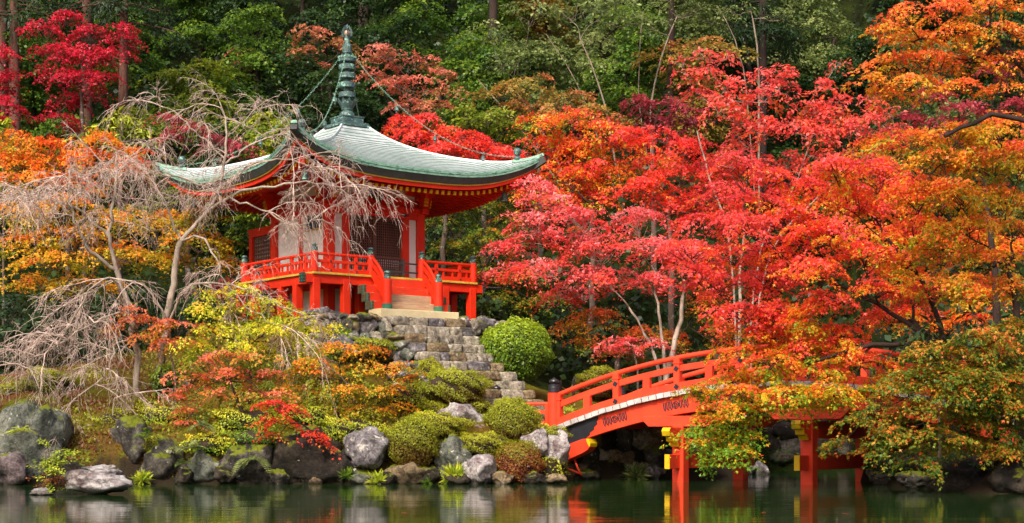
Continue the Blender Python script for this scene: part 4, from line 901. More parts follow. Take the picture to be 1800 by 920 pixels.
def tree(name, label, D, base, trunk, lobes, palette, leaf=.13, kind='maple', dens=2.6, spray=.5, group=None, bark='bark', tr=.11, twig=14, cat='tree', mat='leaf', nl=80, gap=0., flat=1., spread=.45, droop=.3, jit=.14, trunks=None, depth=.8, upb=1.0, limbs=True, tz0=.5, tzk=.36):
    """base (px, D) on the ground or None; trunk [(px,py,D)...] to the fork; lobes [(px,py,rx,ry[,dD[,tz]])]"""
    s = D / F; fork = W(*trunk[-1]); b0 = on(*base) if len(base) == 2 else W(*base)
    r = empty(name, b0); tag(r, label, cat, group); wood = Acc(); crown = Acc(); T0 = np.array(b0)
    paths = [trunk] + (trunks or [])
    for tk in paths:
        st = b0 if tk is trunk or len(tk[0]) < 4 else b0; P = smooth_path([st - np.array([0, 0, .3])] + [W(*q) for q in tk], 12); P[1:-1] += rng.normal(size=(10, 3)) * tr * .25
        V, Fc = tubes(P[None] - T0, (np.linspace(1.25, .62, 12) * tr * (1 if tk is trunk else .6))[None], 7); wood.add(V, Fc)
    nodes = []; 
    for tk in paths:
        Pn = smooth_path([b0] + [W(*q) for q in tk], 12)
        nodes += [(p_, tr * (.62 if tk is trunk else .42)) for p_ in (Pn[6:] if tk is trunk else Pn[5:])]
    lobes = sorted(lobes, key=lambda l: np.linalg.norm(W(l[0], l[1], D) - fork))
    for lb in lobes:
        px, py, rx, ry = lb[:4]; dD = lb[4] if len(lb) > 4 else rng.uniform(-1, 1) * rx * s * .5; tz_off = lb[5] if len(lb) > 5 else 0.
        Dl = D + dD; c = W(px, py, Dl); sl = Dl / F; rad = np.array([rx * sl, max(rx, ry) * sl * depth, ry * sl])
        n = DENS * dens * math.pi * rx * ry / (.42 * (leaf / sl) ** 2); ns = max(5, int(n / nl)); nlp = max(8, int(n / ns))
        v = nrm(rng.normal(size=(ns, 3))); v[:, 2] = np.where((v[:, 2] < -.25) & (rng.uniform(size=ns) < .5), -v[:, 2], v[:, 2]); rr = rng.uniform(.25, 1.05, ns) ** .6
        cs = c + v * rr[:, None] * rad; out = nrm(v * np.array([1, 1, .5]))
        tz = tz0 + tzk * v[:, 2] * rr + rng.normal(size=ns) * .13 + tz_off
        rs = spray * rng.uniform(.6, 1.3, ns)
        V, Fc, Cc = spray_cloud(cs - T0, out, tz, rs, nlp, leaf, palette, kind, spread, droop, jit=jit, upb=upb); crown.add(V, Fc, Cc)
        if limbs:
            lo = c - np.array([0, 0, rad[2] * .5]); dn = [np.linalg.norm(q[0] - lo) + .35 * np.linalg.norm(q[0] - fork) for q in nodes]; f, fr = nodes[int(np.argmin(dn))]
            P = bez(f, lo, 9, .1, .1); r0 = max(fr * .72, .012); V, Fc = tubes(P - T0, np.linspace(r0, r0 * .5, 9)[None], 5); wood.add(V, Fc); nodes += [(P[0][q], r0 * (1 - .5 * q / 8)) for q in (3, 5, 7)]
            k = min(ns, twig); st = P[0][rng.integers(5, 9, k)]; Q = bez(st, cs[rng.permutation(ns)[:k]], 6, .1, .1); V, Fc = tubes(Q - T0, np.repeat(np.linspace(tr * .11, .007, 6)[None], k, 0), 3); wood.add(V, Fc)
    wood.build('trunk', M[bark], r, True); crown.build('crown', M[mat], r)
    return r
P_RED = pal([(170, 130, 30), (220, 96, 30), (230, 60, 34), (232, 56, 50), (236, 92, 88)])
P_PINKRED = pal([(140, 122, 44), (206, 92, 52), (224, 68, 60), (232, 84, 88), (238, 140, 140)])
P_ORANGE = pal([(150, 146, 28), (214, 160, 28), (236, 126, 28), (238, 86, 36), (236, 66, 52)])
P_ORYEL = pal([(118, 128, 26), (178, 160, 30), (224, 160, 32), (236, 122, 42), (234, 98, 56)])
P_GREAT = pal([(104, 146, 26), (160, 174, 30), (222, 168, 28), (236, 124, 28), (238, 82, 36), (236, 64, 50), (238, 84, 84)])
P_SALMON = pal([(112, 130, 34), (166, 146, 40), (222, 124, 62), (232, 104, 78), (238, 142, 116)])
P_YELGRN = pal([(88, 126, 26), (142, 164, 28), (196, 200, 36), (224, 212, 52), (232, 176, 54)])
P_GREENOR = pal([(62, 92, 22), (92, 116, 24), (140, 136, 28), (206, 122, 34), (216, 80, 44)])
P_CRIMSON = pal([(104, 18, 26), (160, 18, 40), (196, 24, 54), (212, 44, 74)])
P_DUSKY = pal([(98, 104, 42), (144, 110, 54), (190, 106, 78), (210, 122, 104)])
P_OLIVE = pal([(74, 88, 30), (118, 116, 38), (156, 126, 50), (176, 98, 56)])
P_MAROON = pal([(84, 50, 40), (126, 40, 48), (160, 48, 62), (172, 64, 74)])
P_DKGREEN = pal([(12, 30, 10), (24, 48, 14), (40, 68, 20), (66, 94, 30)])
P_GREEN = pal([(32, 60, 12), (56, 90, 18), (86, 116, 24), (128, 148, 36)])
P_GREYGRN = pal([(50, 70, 28), (78, 98, 44), (116, 130, 66), (154, 160, 98)])
P_LIMEDK = pal([(52, 80, 16), (88, 110, 20), (128, 140, 30), (164, 166, 44)])
P_LIME = pal([(80, 110, 24), (130, 150, 30), (176, 186, 44), (206, 204, 60)])
# ---- wooded hillside: trees of the rows behind
PLC = [(-200, 130, 'far left'), (130, 330, 'behind the crimson maple'), (330, 520, 'above the bare cherry'), (520, 690, 'behind the bronze spire'), (690, 880, 'above the roof slope'), (880, 1100, 'above the middle red maples'), (1100, 1300, 'above the maroon maple'), (1300, 1520, 'above the scarlet sumac'), (1520, 2100, 'behind the upper right boughs')]
HGT = {94: 'topmost', 86: 'higher', 78: 'lower', 71: 'lowest'}
BGT = []
for D in (94, 86, 78, 71):
    for q in range(-60, 1861, 118 if D > 80 else 130):
        px = q + rng.uniform(-30, 30) + (60 if D in (86, 71) else 0); d = D + rng.uniform(-2, 2)
        if D == 71 and 560 < px < 1500: continue
        u = rng.uniform()
        if px < 560: pa, kd = (P_DKGREEN, 'dark green') if u < .5 else ((P_GREEN, 'fresh green') if u < .85 else (P_LIMEDK, 'lime green'))
        elif px < 860: pa, kd = (P_GREEN, 'fresh green') if u < .55 else ((P_LIMEDK, 'lime green') if u < .72 else (P_DKGREEN, 'dark green'))
        elif px < 1300: pa, kd = (P_GREYGRN, 'grey green') if u < .35 else ((P_GREEN, 'fresh green') if u < .7 else (P_OLIVE, 'olive brown'))
        else: pa, kd = (P_DKGREEN, 'dark green') if u < .8 else (P_GREYGRN, 'grey green')
        BGT.append((px, d, pa, f'{kd} hillside tree {next(p_[2] for p_ in PLC if p_[0] <= px < p_[1])}, {HGT[D]} row'))
BGT.sort(key=lambda e: e[0])
for px, d, pa, lab in BGT:
    same = [e[0] for e in BGT if e[3] == lab]; i = same.index(px)
    if len(same) > 1: lab += ', ' + (('left one', 'right one') if len(same) == 2 else ('left one', 'second from left', 'third from left', 'fourth from left'))[i]
    gy = HZ - (gz(px, d) - CAMH) * F / d; hpx = rng.uniform(190, 260)
    lb = [(px + rng.uniform(-46, 46), gy - hpx * f_, rng.uniform(46, 74), rng.uniform(26, 44), rng.uniform(-1.5, 1.5)) for f_ in (.3, .42, .55, .68, .8, .92, 1.0)]
    tree('broadleaf_tree', lab, d, (px, d), [(px + rng.uniform(-10, 10), gy - hpx * .3, d), (px + rng.uniform(-20, 20), gy - hpx * .62, d)], lb, pa, leaf=.17, kind='broad', dens=1.7, spray=.55, nl=50, group='trees of the wooded hillside', bark='bark_dark', tr=.13, twig=5, depth=.7, jit=.12)
# ---- tall cedars: bare reddish trunks, crowns mostly over the frame
for px, D, rpx, ylo, lab in ((28, 73, 11, 235, 'tall straight cedar trunk at the left edge beside the crimson maple'), (4, 76, 14, 120, 'thick dark cedar trunk cut by the left edge of the view'), (150, 74, 12, 225, 'cedar trunk standing behind the crimson maple'), (218, 72, 10, 190, 'reddish cedar trunk right of the crimson maple'), (866, 80, 9, 130, 'dark red cedar trunk above the right end of the hall roof'), (1180, 78, 7, 200, 'slim cedar trunk behind the pale branched trees'), (1338, 80, 9, 140, 'dark cedar trunk behind the forked pale tree'), (450, 88, 8, 120, 'cedar trunk in the dark wood left of the spire'), (640, 92, 9, 60, 'leaning dark cedar trunk above the spire')):
    b0 = on(px, D); r = empty('cedar_tree', b0); tag(r, lab, 'tree', None); s = D / F; H_ = 17; wood = Acc(); crown = Acc()
    zt = np.linspace(-.5, H_, 14); P = np.stack([np.sin(zt * .2 + px) * .08, np.cos(zt * .17) * .05, zt], 1); V, Fc = tubes(P[None], (np.linspace(1.15, .45, 14) * rpx * s)[None], 10); wood.add(V, Fc)
    for i in range(26):
        z = rng.uniform(.58, 1) * H_; a = rng.uniform(0, 6.28); L = (1.15 - z / H_) * 4.2 + .5; e = np.array([math.cos(a) * L, math.sin(a) * L, z - .25 * L]); Q = bez(np.array([0, 0, z]), e, 6, .06, .04); V, Fc = tubes(Q, np.linspace(.05, .012, 6)[None], 4); wood.add(V, Fc)
        k = 5; cs = Q[0][rng.integers(2, 6, k)] + rng.normal(size=(k, 3)) * .2; V, Fc, Cc = spray_cloud(cs, np.repeat(nrm(e[None] * np.array([1, 1, 0])), k, 0), rng.uniform(.1, .6, k), rng.uniform(.4, .8, k), 40, .26, P_DKGREEN, 'long', droop=.6); crown.add(V, Fc, Cc)
    wood.build('trunk', M['bark_cedar' if px < 300 else 'bark_dark'], r, True); crown.build('crown', M['leaf'], r)
# ---- pale branched trees with thin grey green leaves, top middle
for base, tk, lb, lab in (((1010, 76), [(1000, 330, 76), (960, 240, 76), (900, 150, 76)], [(870, 60, 60, 26), (930, 25, 60, 24), (880, 110, 44, 22), (905, 108, 50, 24)], 'pale stemmed tree leaning left with grey green leaf tufts top middle'),
                          ((1100, 75), [(1085, 300, 75), (1060, 160, 75), (1020, 70, 75)], [(1000, 20, 60, 26), (1060, 10, 56, 22), (1100, 40, 50, 22), (1040, 70, 50, 20)], 'pale stemmed tree with several thin leaning stems in the top middle'),
                          ((1150, 77), [(1140, 190, 77), (1165, 90, 77), (1190, 30, 77)], [(1140, 40, 50, 24), (1200, 20, 60, 26), (1250, 30, 50, 22)], 'dark stemmed forked tree with grey green tufts above the maroon tree'),
                          ((1335, 76), [(1335, 160, 76), (1330, 70, 76), (1320, 20, 76)], [(1300, 20, 40, 14), (1370, 30, 40, 12)], 'nearly bare forked pale tree at the top right of middle')):
    tree('slender_tree', lab, base[1], base, tk, lb, P_GREYGRN, leaf=.2, kind='oval', dens=1.1, spray=.5, nl=30, bark='bark_grey', tr=.05, twig=20, tzk=.3, trunks=[[(q[0] + dx * (i + 1) / 3, q[1] - 10, q[2] + .5) for i, q in enumerate(tk)] for dx in (-60,)])
# ---- named trees of the middle distance
tree('maple_tree', 'deep crimson maple in front of the cedar trunks at the upper left', 69, (148, 69), [(150, 300, 69), (146, 200, 69), (140, 150, 69)], [(78, 56, 38, 16), (120, 34, 40, 18), (165, 60, 40, 18), (215, 62, 28, 24), (228, 72, 20, 12), (100, 95, 50, 18), (160, 100, 56, 22), (195, 100, 40, 16), (90, 130, 44, 16), (140, 140, 54, 22), (180, 140, 34, 16), (115, 175, 40, 14), (165, 170, 40, 14), (100, 210, 36, 14), (120, 225, 30, 12)], P_CRIMSON, dens=2.0, spray=.42, leaf=.125, tr=.1, nl=50, kind='chev')
tree('maple_tree', 'crimson maple cut by the left edge of the view', 68, (-10, 68), [(-8, 280, 68), (0, 180, 68)], [(5, 100, 26, 22), (0, 150, 36, 26), (12, 190, 34, 22), (0, 220, 30, 18), (20, 130, 20, 14)], P_CRIMSON, dens=2.2, spray=.42, leaf=.125, nl=50, kind='chev')
tree('broadleaf_shrub', 'yellow green large leaved shrub tree under the crimson maple', 65, (210, 65), [(212, 300, 65), (214, 250, 65)], [(215, 215, 40, 26), (180, 235, 36, 20), (240, 240, 30, 24), (150, 240, 22, 14), (210, 250, 46, 20)], P_LIME, kind='long', leaf=.34, dens=1.8, spray=.45, nl=24, mat='leaf_waxy')
tree('broadleaf_shrub', 'lime green leafy sapling at the left edge above the orange maple', 64, (6, 64), [(6, 290, 64), (8, 250, 64)], [(8, 215, 16, 10), (4, 240, 18, 10)], P_LIME, kind='broad', leaf=.3, dens=1.6, spray=.35, nl=20, tr=.05)
tree('maple_tree', 'orange maple left of the bare cherry below the crimson maple', 61, (120, 61), [(120, 420, 61), (118, 340, 61)], [(30, 250, 50, 20), (20, 285, 60, 28), (80, 262, 50, 22), (110, 290, 60, 26), (170, 250, 44, 20), (175, 285, 60, 24), (235, 270, 32, 20), (225, 300, 44, 22), (60, 320, 70, 22), (140, 325, 70, 22)], P_ORANGE, dens=2.5, spray=.45, leaf=.115, nl=64, tz0=.42, kind='chev')
tree('maple_tree', 'tawny yellow and orange maple behind the bare cherry branches', 58, (150, 58), [(160, 540, 58), (165, 460, 58)], [(40, 380, 70, 26), (110, 370, 70, 30), (40, 430, 60, 26), (130, 425, 80, 30), (90, 465, 80, 22), (210, 395, 70, 34), (220, 450, 80, 26), (60, 500, 70, 18), (150, 500, 70, 16)], P_ORYEL, dens=2.3, spray=.45, leaf=.115, nl=64, tz0=.32, kind='chev')
tree('maple_tree', 'yellow green and orange maple between the cherries and the hall', 59, (350, 59), [(345, 540, 59), (345, 460, 59)], [(300, 400, 60, 30), (370, 380, 50, 24), (350, 430, 70, 28), (290, 460, 60, 20), (390, 470, 40, 22)], P_ORYEL, dens=2.2, spray=.45, leaf=.115, nl=64, tz0=.24, kind='chev')
tree('maple_tree', 'dusky pink maple behind the upper twigs of the cherry', 64, (330, 64), [(330, 420, 64), (325, 330, 64)], [(300, 215, 36, 16), (330, 235, 50, 18), (290, 250, 36, 16), (380, 250, 40, 16), (420, 265, 40, 16)], P_MAROON, dens=1.8, spray=.4, leaf=.125, nl=50, tz0=.75, kind='chev')
tree('maple_tree', 'dusty pink maple directly right of the bronze spire', 72, (740, 72), [(740, 300, 72), (735, 220, 72)], [(690, 95, 60, 16), (730, 110, 50, 14), (670, 140, 44, 14), (720, 150, 56, 16), (780, 130, 34, 10), (790, 165, 40, 12), (710, 185, 50, 14), (760, 190, 46, 14)], P_DUSKY, dens=2.0, spray=.4, leaf=.17, nl=44, tz0=.62, kind='chev')
tree('maple_tree', 'pinkish brown maple left of the spire top in the dark wood', 78, (560, 78), [(560, 260, 78), (565, 150, 78)], [(555, 60, 50, 16), (600, 80, 40, 16), (540, 95, 40, 14), (560, 120, 30, 10), (430, 100, 36, 14, 3)], P_DUSKY, dens=1.8, spray=.4, leaf=.18, nl=40, tz0=.5, kind='chev')
tree('maple_tree', 'bright red maple behind the right slope of the hall roof', 64, (780, 64), [(780, 420, 64), (785, 330, 64)], [(700, 220, 40, 14), (745, 215, 46, 16), (790, 235, 50, 16), (735, 245, 60, 18), (830, 250, 50, 18), (860, 270, 50, 20), (790, 270, 70, 22), (900, 280, 46, 22), (880, 310, 50, 20)], P_RED, dens=2.6, spray=.42, leaf=.12, nl=60, tz0=.66, kind='chev')
tree('broadleaf_tree', 'golden green tree above the red maple behind the roof', 69, (850, 69), [(850, 330, 69), (850, 260, 69)], [(820, 200, 36, 14), (860, 205, 46, 16), (840, 225, 56, 18), (890, 225, 40, 14), (900, 245, 36, 14)], P_LIMEDK, kind='broad', leaf=.15, dens=2.2, spray=.4, nl=40)
tree('maple_tree', 'olive and rust maple in the middle above the red maples', 72, (950, 72), [(950, 330, 72), (945, 250, 72)], [(880, 165, 50, 18), (930, 150, 60, 20), (990, 175, 60, 20), (900, 200, 60, 20), (960, 205, 70, 20), (1040, 200, 60, 18), (1080, 220, 50, 18)], P_OLIVE, dens=2.2, spray=.45, leaf=.17, nl=48, tz0=.6, kind='chev')
tree('maple_tree', 'maroon maple at the foot of the slim cedar trunk', 70, (1150, 70), [(1150, 330, 70), (1148, 260, 70)], [(1120, 180, 40, 12), (1160, 185, 50, 14), (1200, 200, 50, 14), (1150, 215, 50, 14), (1230, 215, 30, 12)], P_MAROON, dens=2.2, spray=.42, leaf=.16, nl=48, tz0=.6, kind='chev')
tree('maple_tree', 'dark green and yellow maple in shade right of the hall', 65, (850, 65), [(845, 600, 65), (850, 500, 65)], [(790, 390, 50, 30), (850, 370, 60, 26), (800, 440, 50, 30), (870, 430, 60, 30), (900, 400, 40, 24), (840, 490, 60, 30), (910, 490, 50, 30), (880, 540, 60, 30), (960, 540, 50, 26)], P_GREENOR, dens=2.0, spray=.45, leaf=.12, nl=60, tz0=.22, kind='chev')
tree('evergreen_shrub', 'dark evergreen tree in shade immediately right of the hall wall', 67, (770, 67), [(770, 600, 67), (775, 450, 67)], [(770, 330, 60, 40), (770, 400, 50, 40), (780, 470, 50, 40), (830, 560, 60, 40), (900, 610, 60, 36), (990, 620, 50, 40)], P_DKGREEN, kind='broad', leaf=.2, dens=2.2, spray=.45, nl=40, tz0=.3)
tree('maple_tree', 'orange red maple in the middle behind the hall roof corner', 62, (1040, 62), [(1040, 450, 62), (1040, 360, 62)], [(960, 215, 50, 18), (1010, 205, 50, 18), (1060, 230, 60, 20), (970, 255, 60, 22), (1030, 265, 70, 24), (1100, 260, 60, 22), (940, 300, 50, 22), (1000, 310, 70, 24), (1080, 305, 70, 26), (1150, 290, 60, 24), (960, 345, 60, 22), (1040, 350, 70, 24)], P_GREAT, dens=2.6, spray=.45, leaf=.115, nl=64, tz0=.62, jit=.2, kind='chev')
tree('maple_tree', 'red maple with orange patches between middle maple and sparse scarlet tree', 60, (1180, 60), [(1180, 450, 60), (1175, 370, 60)], [(1110, 235, 40, 14), (1150, 240, 46, 18), (1200, 260, 60, 22), (1130, 330, 60, 24), (1200, 310, 70, 26), (1260, 300, 60, 26), (1240, 350, 70, 28), (1180, 370, 60, 26)], P_RED, dens=2.6, spray=.45, leaf=.115, nl=64, tz0=.62, kind='chev')
tree('sumac_tree', 'sparse scarlet tree with visible pale upright branches', 57, (1300, 57), [(1300, 480, 57), (1310, 400, 57)], [(1240, 95, 34, 12), (1275, 100, 26, 12), (1215, 130, 30, 14), (1250, 125, 36, 14), (1190, 105, 20, 8), (1230, 165, 40, 16), (1330, 135, 34, 14), (1390, 125, 46, 16), (1440, 150, 44, 16), (1475, 110, 20, 9), (1350, 170, 54, 20), (1420, 185, 56, 20), (1480, 175, 50, 18), (1530, 180, 40, 16), (1570, 195, 30, 14), (1290, 205, 50, 20), (1350, 225, 60, 22), (1420, 235, 60, 22), (1490, 230, 56, 22), (1550, 240, 44, 20), (1300, 260, 60, 24), (1380, 285, 70, 26), (1460, 280, 60, 24), (1275, 150, 40, 14), (1310, 170, 40, 16), (1370, 150, 40, 14), (1460, 205, 60, 20), (1520, 215, 50, 18), (1540, 280, 50, 20), (1400, 215, 60, 20), (1260, 190, 50, 18), (1580, 225, 30, 14)], pal([(186, 110, 50), (226, 84, 60), (234, 84, 80), (240, 128, 120)]), kind='oval', leaf=.16, dens=2.0, spray=.34, nl=46, bark='bark_pale', tr=.06, twig=16, droop=.9, trunks=[[(1290, 420, 57), (1250, 330, 57), (1225, 230, 57)], [(1330, 420, 57), (1400, 330, 57), (1430, 230, 57)], [(1340, 430, 57), (1440, 350, 57), (1500, 270, 57)]])
tree('maple_tree', 'pinkish red maple with pale forked trunk behind the bridge', 56, (1165, 56), [(1175, 640, 56), (1195, 570, 56), (1200, 520, 56)], [(930, 330, 50, 16), (970, 355, 60, 18), (930, 390, 50, 16), (1020, 385, 70, 24), (960, 420, 70, 22), (900, 440, 50, 16), (1060, 430, 70, 26), (880, 480, 50, 16), (960, 475, 80, 20), (1120, 390, 60, 24), (1150, 440, 70, 26), (1060, 490, 80, 22), (1140, 500, 60, 24), (1210, 450, 60, 28), (1000, 520, 60, 16)], P_PINKRED, dens=2.4, spray=.42, leaf=.105, nl=76, bark='bark_pale', tr=.1, twig=20, tz0=.62, trunks=[[(1160, 640, 56), (1130, 580, 56), (1105, 540, 56)], [(1170, 640, 56), (1160, 560, 56), (1150, 500, 56)]], kind='chev')
tree('maple_tree', 'red and green low maple just behind the arch of the bridge', 57.5, (1080, 57.5), [(1085, 640, 57.5), (1090, 600, 57.5)], [(1000, 575, 50, 14), (1060, 560, 60, 18), (1120, 590, 60, 20), (1020, 605, 50, 16), (1090, 625, 50, 16), (1180, 600, 50, 20), (1240, 540, 50, 30), (1260, 590, 44, 26)], P_GREENOR, dens=2.2, spray=.4, leaf=.11, nl=60, tz0=.62, kind='chev')
tree('maple_tree', 'small rosy red maple bough over the handrail of the bridge', 55, (1120, 55), [(1122, 650, 55), (1115, 625, 55)], [(1090, 612, 40, 9), (1110, 600, 50, 10), (1150, 612, 30, 9)], P_PINKRED, dens=2.2, spray=.32, leaf=.12, nl=50, tr=.04, tz0=.6, kind='chev')
# ---- the great maple over the right of the bridge
big = [(1290, 290, 60, 22), (1350, 310, 60, 24), (1270, 340, 60, 24), (1340, 360, 70, 26), (1420, 330, 60, 24), (1230, 390, 60, 22), (1300, 400, 70, 26), (1390, 390, 80, 28), (1480, 350, 70, 30), (1470, 300, 60, 28), (1210, 440, 56, 22), (1280, 450, 80, 26), (1370, 445, 80, 28), (1460, 410, 80, 30), (1540, 380, 70, 32), (1540, 310, 70, 34), (1610, 340, 70, 34), (1620, 400, 70, 30), (1200, 480, 50, 18), (1260, 500, 70, 22), (1340, 500, 80, 24), (1430, 475, 80, 28), (1520, 450, 80, 28), (1600, 460, 70, 26), (1300, 545, 60, 20), (1380, 545, 80, 22), (1460, 530, 80, 22), (1540, 510, 70, 20)]
low = [(1330, 590, 60, 22), (1290, 620, 40, 18), (1390, 600, 70, 24), (1460, 590, 70, 22), (1350, 640, 70, 24), (1280, 665, 50, 20), (1430, 650, 80, 24), (1510, 640, 70, 22), (1250, 700, 44, 18), (1310, 700, 60, 22), (1390, 690, 70, 20), (1470, 690, 70, 18), (1570, 670, 50, 18), (1240, 745, 40, 16), (1290, 745, 44, 22), (1260, 785, 46, 16), (1290, 800, 36, 18), (1240, 810, 30, 10), (1330, 560, 60, 20), (1400, 560, 60, 20), (1330, 670, 60, 18), (1360, 620, 60, 20), (1420, 620, 60, 20), (1480, 615, 60, 20), (1440, 700, 60, 16), (1350, 725, 40, 12), (1210, 765, 30, 10), (1320, 770, 30, 14), (1560, 560, 50, 20), (1600, 520, 50, 20), (1220, 690, 40, 14), (1290, 690, 50, 16), (1450, 660, 60, 16), (1400, 700, 60, 14), (1480, 705, 50, 12), (1530, 690, 50, 14), (1270, 765, 46, 14), (1310, 790, 30, 12), (1230, 785, 36, 12), (1280, 720, 50, 14)]
MAPTRUNK = [(1660, 630, 42), (1625, 590, 42), (1605, 565, 42)]
tree('maple_tree', 'great orange and scarlet maple spreading over the right half of the bridge', 42, (1690, 43.5), MAPTRUNK, [(a, b, c, d, rng.uniform(-1.6, 1.6), np.clip((1480 - a) / 700, -.16, .26) + .08) for a, b, c, d in big] + [(a, b, c, d, rng.uniform(-.8, 1.2) - (.6 if b > 680 else 0), -.05 - (b - 590) / 330) for a, b, c, d in low], P_GREAT, dens=2.8, spray=.34, leaf=.092, nl=84, bark='bark_dark', tr=.12, twig=9, tz0=.58, jit=.17, trunks=[[(1660, 620, 42), (1560, 540, 42), (1470, 500, 42)], [(1655, 610, 42), (1560, 600, 41.5), (1420, 640, 41.3)], [(1660, 600, 42), (1640, 520, 42), (1560, 420, 42)]])
tree('maple_tree', 'orange and yellow maple boughs with dark limbs reaching in at the upper right', 36, (1990, 36), [(1960, 400, 36), (1900, 200, 36), (1830, 110, 36)], [(1560, 50, 46, 14), (1600, 30, 50, 18), (1660, 20, 60, 20), (1740, 10, 70, 24), (1600, 70, 60, 18), (1680, 60, 70, 22), (1770, 60, 60, 24), (1560, 110, 46, 16), (1540, 140, 44, 14), (1620, 110, 60, 20), (1700, 110, 70, 22), (1780, 110, 50, 22), (1600, 150, 60, 18), (1680, 155, 60, 18), (1560, 170, 40, 12), (1760, 160, 50, 16)], P_ORYEL, dens=2.6, spray=.3, leaf=.088, nl=74, bark='bark_dark', tr=.12, twig=9, tz0=.62, jit=.18, trunks=[[(1900, 260, 36), (1760, 190, 36), (1660, 240, 36)], [(1890, 120, 36), (1760, 40, 36), (1650, 60, 36)], [(1890, 180, 36), (1720, 60, 36), (1720, 55, 36)]])
tree('maple_tree', 'dark crimson maple between the upper orange boughs and the great maple', 46, (1760, 46), [(1750, 480, 46), (1730, 330, 46)], [(1640, 170, 40, 20), (1700, 200, 60, 20), (1770, 130, 60, 22), (1660, 220, 50, 18), (1790, 190, 40, 20), (1600, 210, 36, 16)], P_MAROON, dens=2.2, spray=.36, leaf=.12, nl=60, tz0=.66, bark='bark_dark')
tree('maple_tree', 'orange to olive maple along the right edge above the long leaved shrub', 40, (1800, 41), [(1790, 560, 40), (1770, 460, 40)], [(1600, 250, 60, 24), (1680, 240, 60, 26), (1750, 230, 70, 30), (1640, 290, 70, 26), (1720, 290, 70, 28), (1790, 290, 50, 30), (1690, 340, 70, 28), (1770, 350, 60, 28), (1700, 400, 70, 26), (1780, 410, 50, 28), (1660, 440, 60, 24), (1740, 460, 70, 26), (1700, 500, 60, 22), (1780, 510, 50, 30), (1640, 500, 50, 18)], P_ORYEL, dens=2.7, spray=.34, leaf=.092, nl=80, bark='bark_dark', tr=.1, tz0=.4, tzk=.5, twig=9, jit=.2)
tree('maple_tree', 'dense orange maple behind the great maple filling the right of the view', 47, (1640, 47), [(1640, 560, 47), (1640, 480, 47)], [(1480, 300, 60, 24), (1550, 260, 60, 26), (1620, 250, 60, 26), (1700, 260, 70, 30), (1780, 270, 70, 30), (1500, 360, 70, 28), (1580, 340, 70, 30), (1660, 350, 70, 30), (1750, 350, 70, 30), (1540, 420, 70, 30), (1620, 430, 70, 30), (1710, 430, 70, 30), (1790, 440, 60, 30), (1560, 490, 70, 28), (1650, 510, 70, 30), (1740, 520, 70, 30), (1600, 560, 70, 26), (1700, 570, 60, 26)], P_GREAT, dens=2.6, spray=.4, leaf=.11, nl=60, bark='bark_dark', tr=.1, tz0=.45, tzk=.4, kind='chev', twig=5)
tree('maple_tree', 'olive green maple tipped with orange hanging low over the right shore', 38.5, (1760, 41), [(1740, 700, 39), (1720, 640, 38.8)], [(1640, 620, 60, 18), (1720, 600, 70, 22), (1780, 580, 50, 24), (1640, 655, 70, 20), (1730, 650, 70, 24), (1790, 640, 40, 24), (1600, 690, 70, 20), (1680, 700, 70, 24), (1760, 700, 60, 26), (1540, 720, 50, 14), (1620, 730, 70, 20), (1700, 750, 70, 22), (1780, 750, 40, 24), (1500, 740, 40, 10), (1570, 765, 60, 16), (1640, 775, 70, 20), (1720, 790, 60, 18), (1545, 800, 44, 12), (1610, 815, 50, 12), (1480, 780, 36, 10), (1780, 800, 40, 20), (1660, 630, 70, 20), (1740, 620, 70, 20), (1680, 665, 70, 20), (1750, 680, 70, 20), (1800, 700, 50, 22), (1690, 730, 70, 20), (1760, 725, 60, 20), (1700, 690, 60, 24, -.6), (1750, 700, 60, 24, -.6), (1785, 725, 40, 24, -.6), (1720, 665, 60, 20, -.6), (1780, 670, 50, 22, -.6), (1590, 665, 60, 14)], P_GREENOR, dens=3.7, spray=.32, leaf=.092, nl=80, bark='bark_dark', tr=.08, tz0=.33, tzk=.3, jit=.22, twig=9)
tree('evergreen_shrub', 'glossy dark shrub with long hanging leaves beside the bridge handrail', 41, (1650, 42.2), [(1652, 640, 41), (1655, 600, 41)], [(1620, 590, 36, 18), (1660, 575, 40, 20), (1700, 565, 36, 18), (1650, 600, 50, 16), (1590, 615, 30, 10)], P_DKGREEN, kind='long', leaf=.3, dens=2.2, spray=.3, nl=24, mat='leaf_waxy', tr=.04, tz0=.35)
# ---- low maples on the front slope
tree('maple_tree', 'yellow green maple on the island slope below the left end of the hall', 49, (440, 49), [(440, 660, 49), (435, 610, 49)], [(360, 520, 36, 12), (420, 515, 50, 15), (470, 535, 40, 13), (350, 550, 46, 15), (430, 550, 60, 17), (510, 560, 44, 15), (380, 580, 56, 17), (460, 585, 60, 18), (540, 585, 50, 16), (590, 580, 36, 12), (350, 610, 50, 14), (430, 615, 60, 17), (510, 615, 54, 16), (580, 615, 40, 14)], P_YELGRN, dens=1.9, spray=.3, leaf=.088, nl=60, bark='bark_dark', tr=.05, tz0=.48, jit=.2)
tree('maple_tree', 'salmon pink maple in front of the cherry trunks', 49.3, (310, 49.3), [(308, 660, 49.3), (300, 620, 49.3)], [(200, 580, 34, 9), (240, 565, 46, 12), (300, 575, 50, 14), (345, 575, 40, 12), (250, 597, 50, 12), (310, 605, 50, 13), (235, 545, 26, 8)], P_SALMON, dens=2.0, spray=.3, leaf=.088, nl=60, tr=.04, tz0=.5)
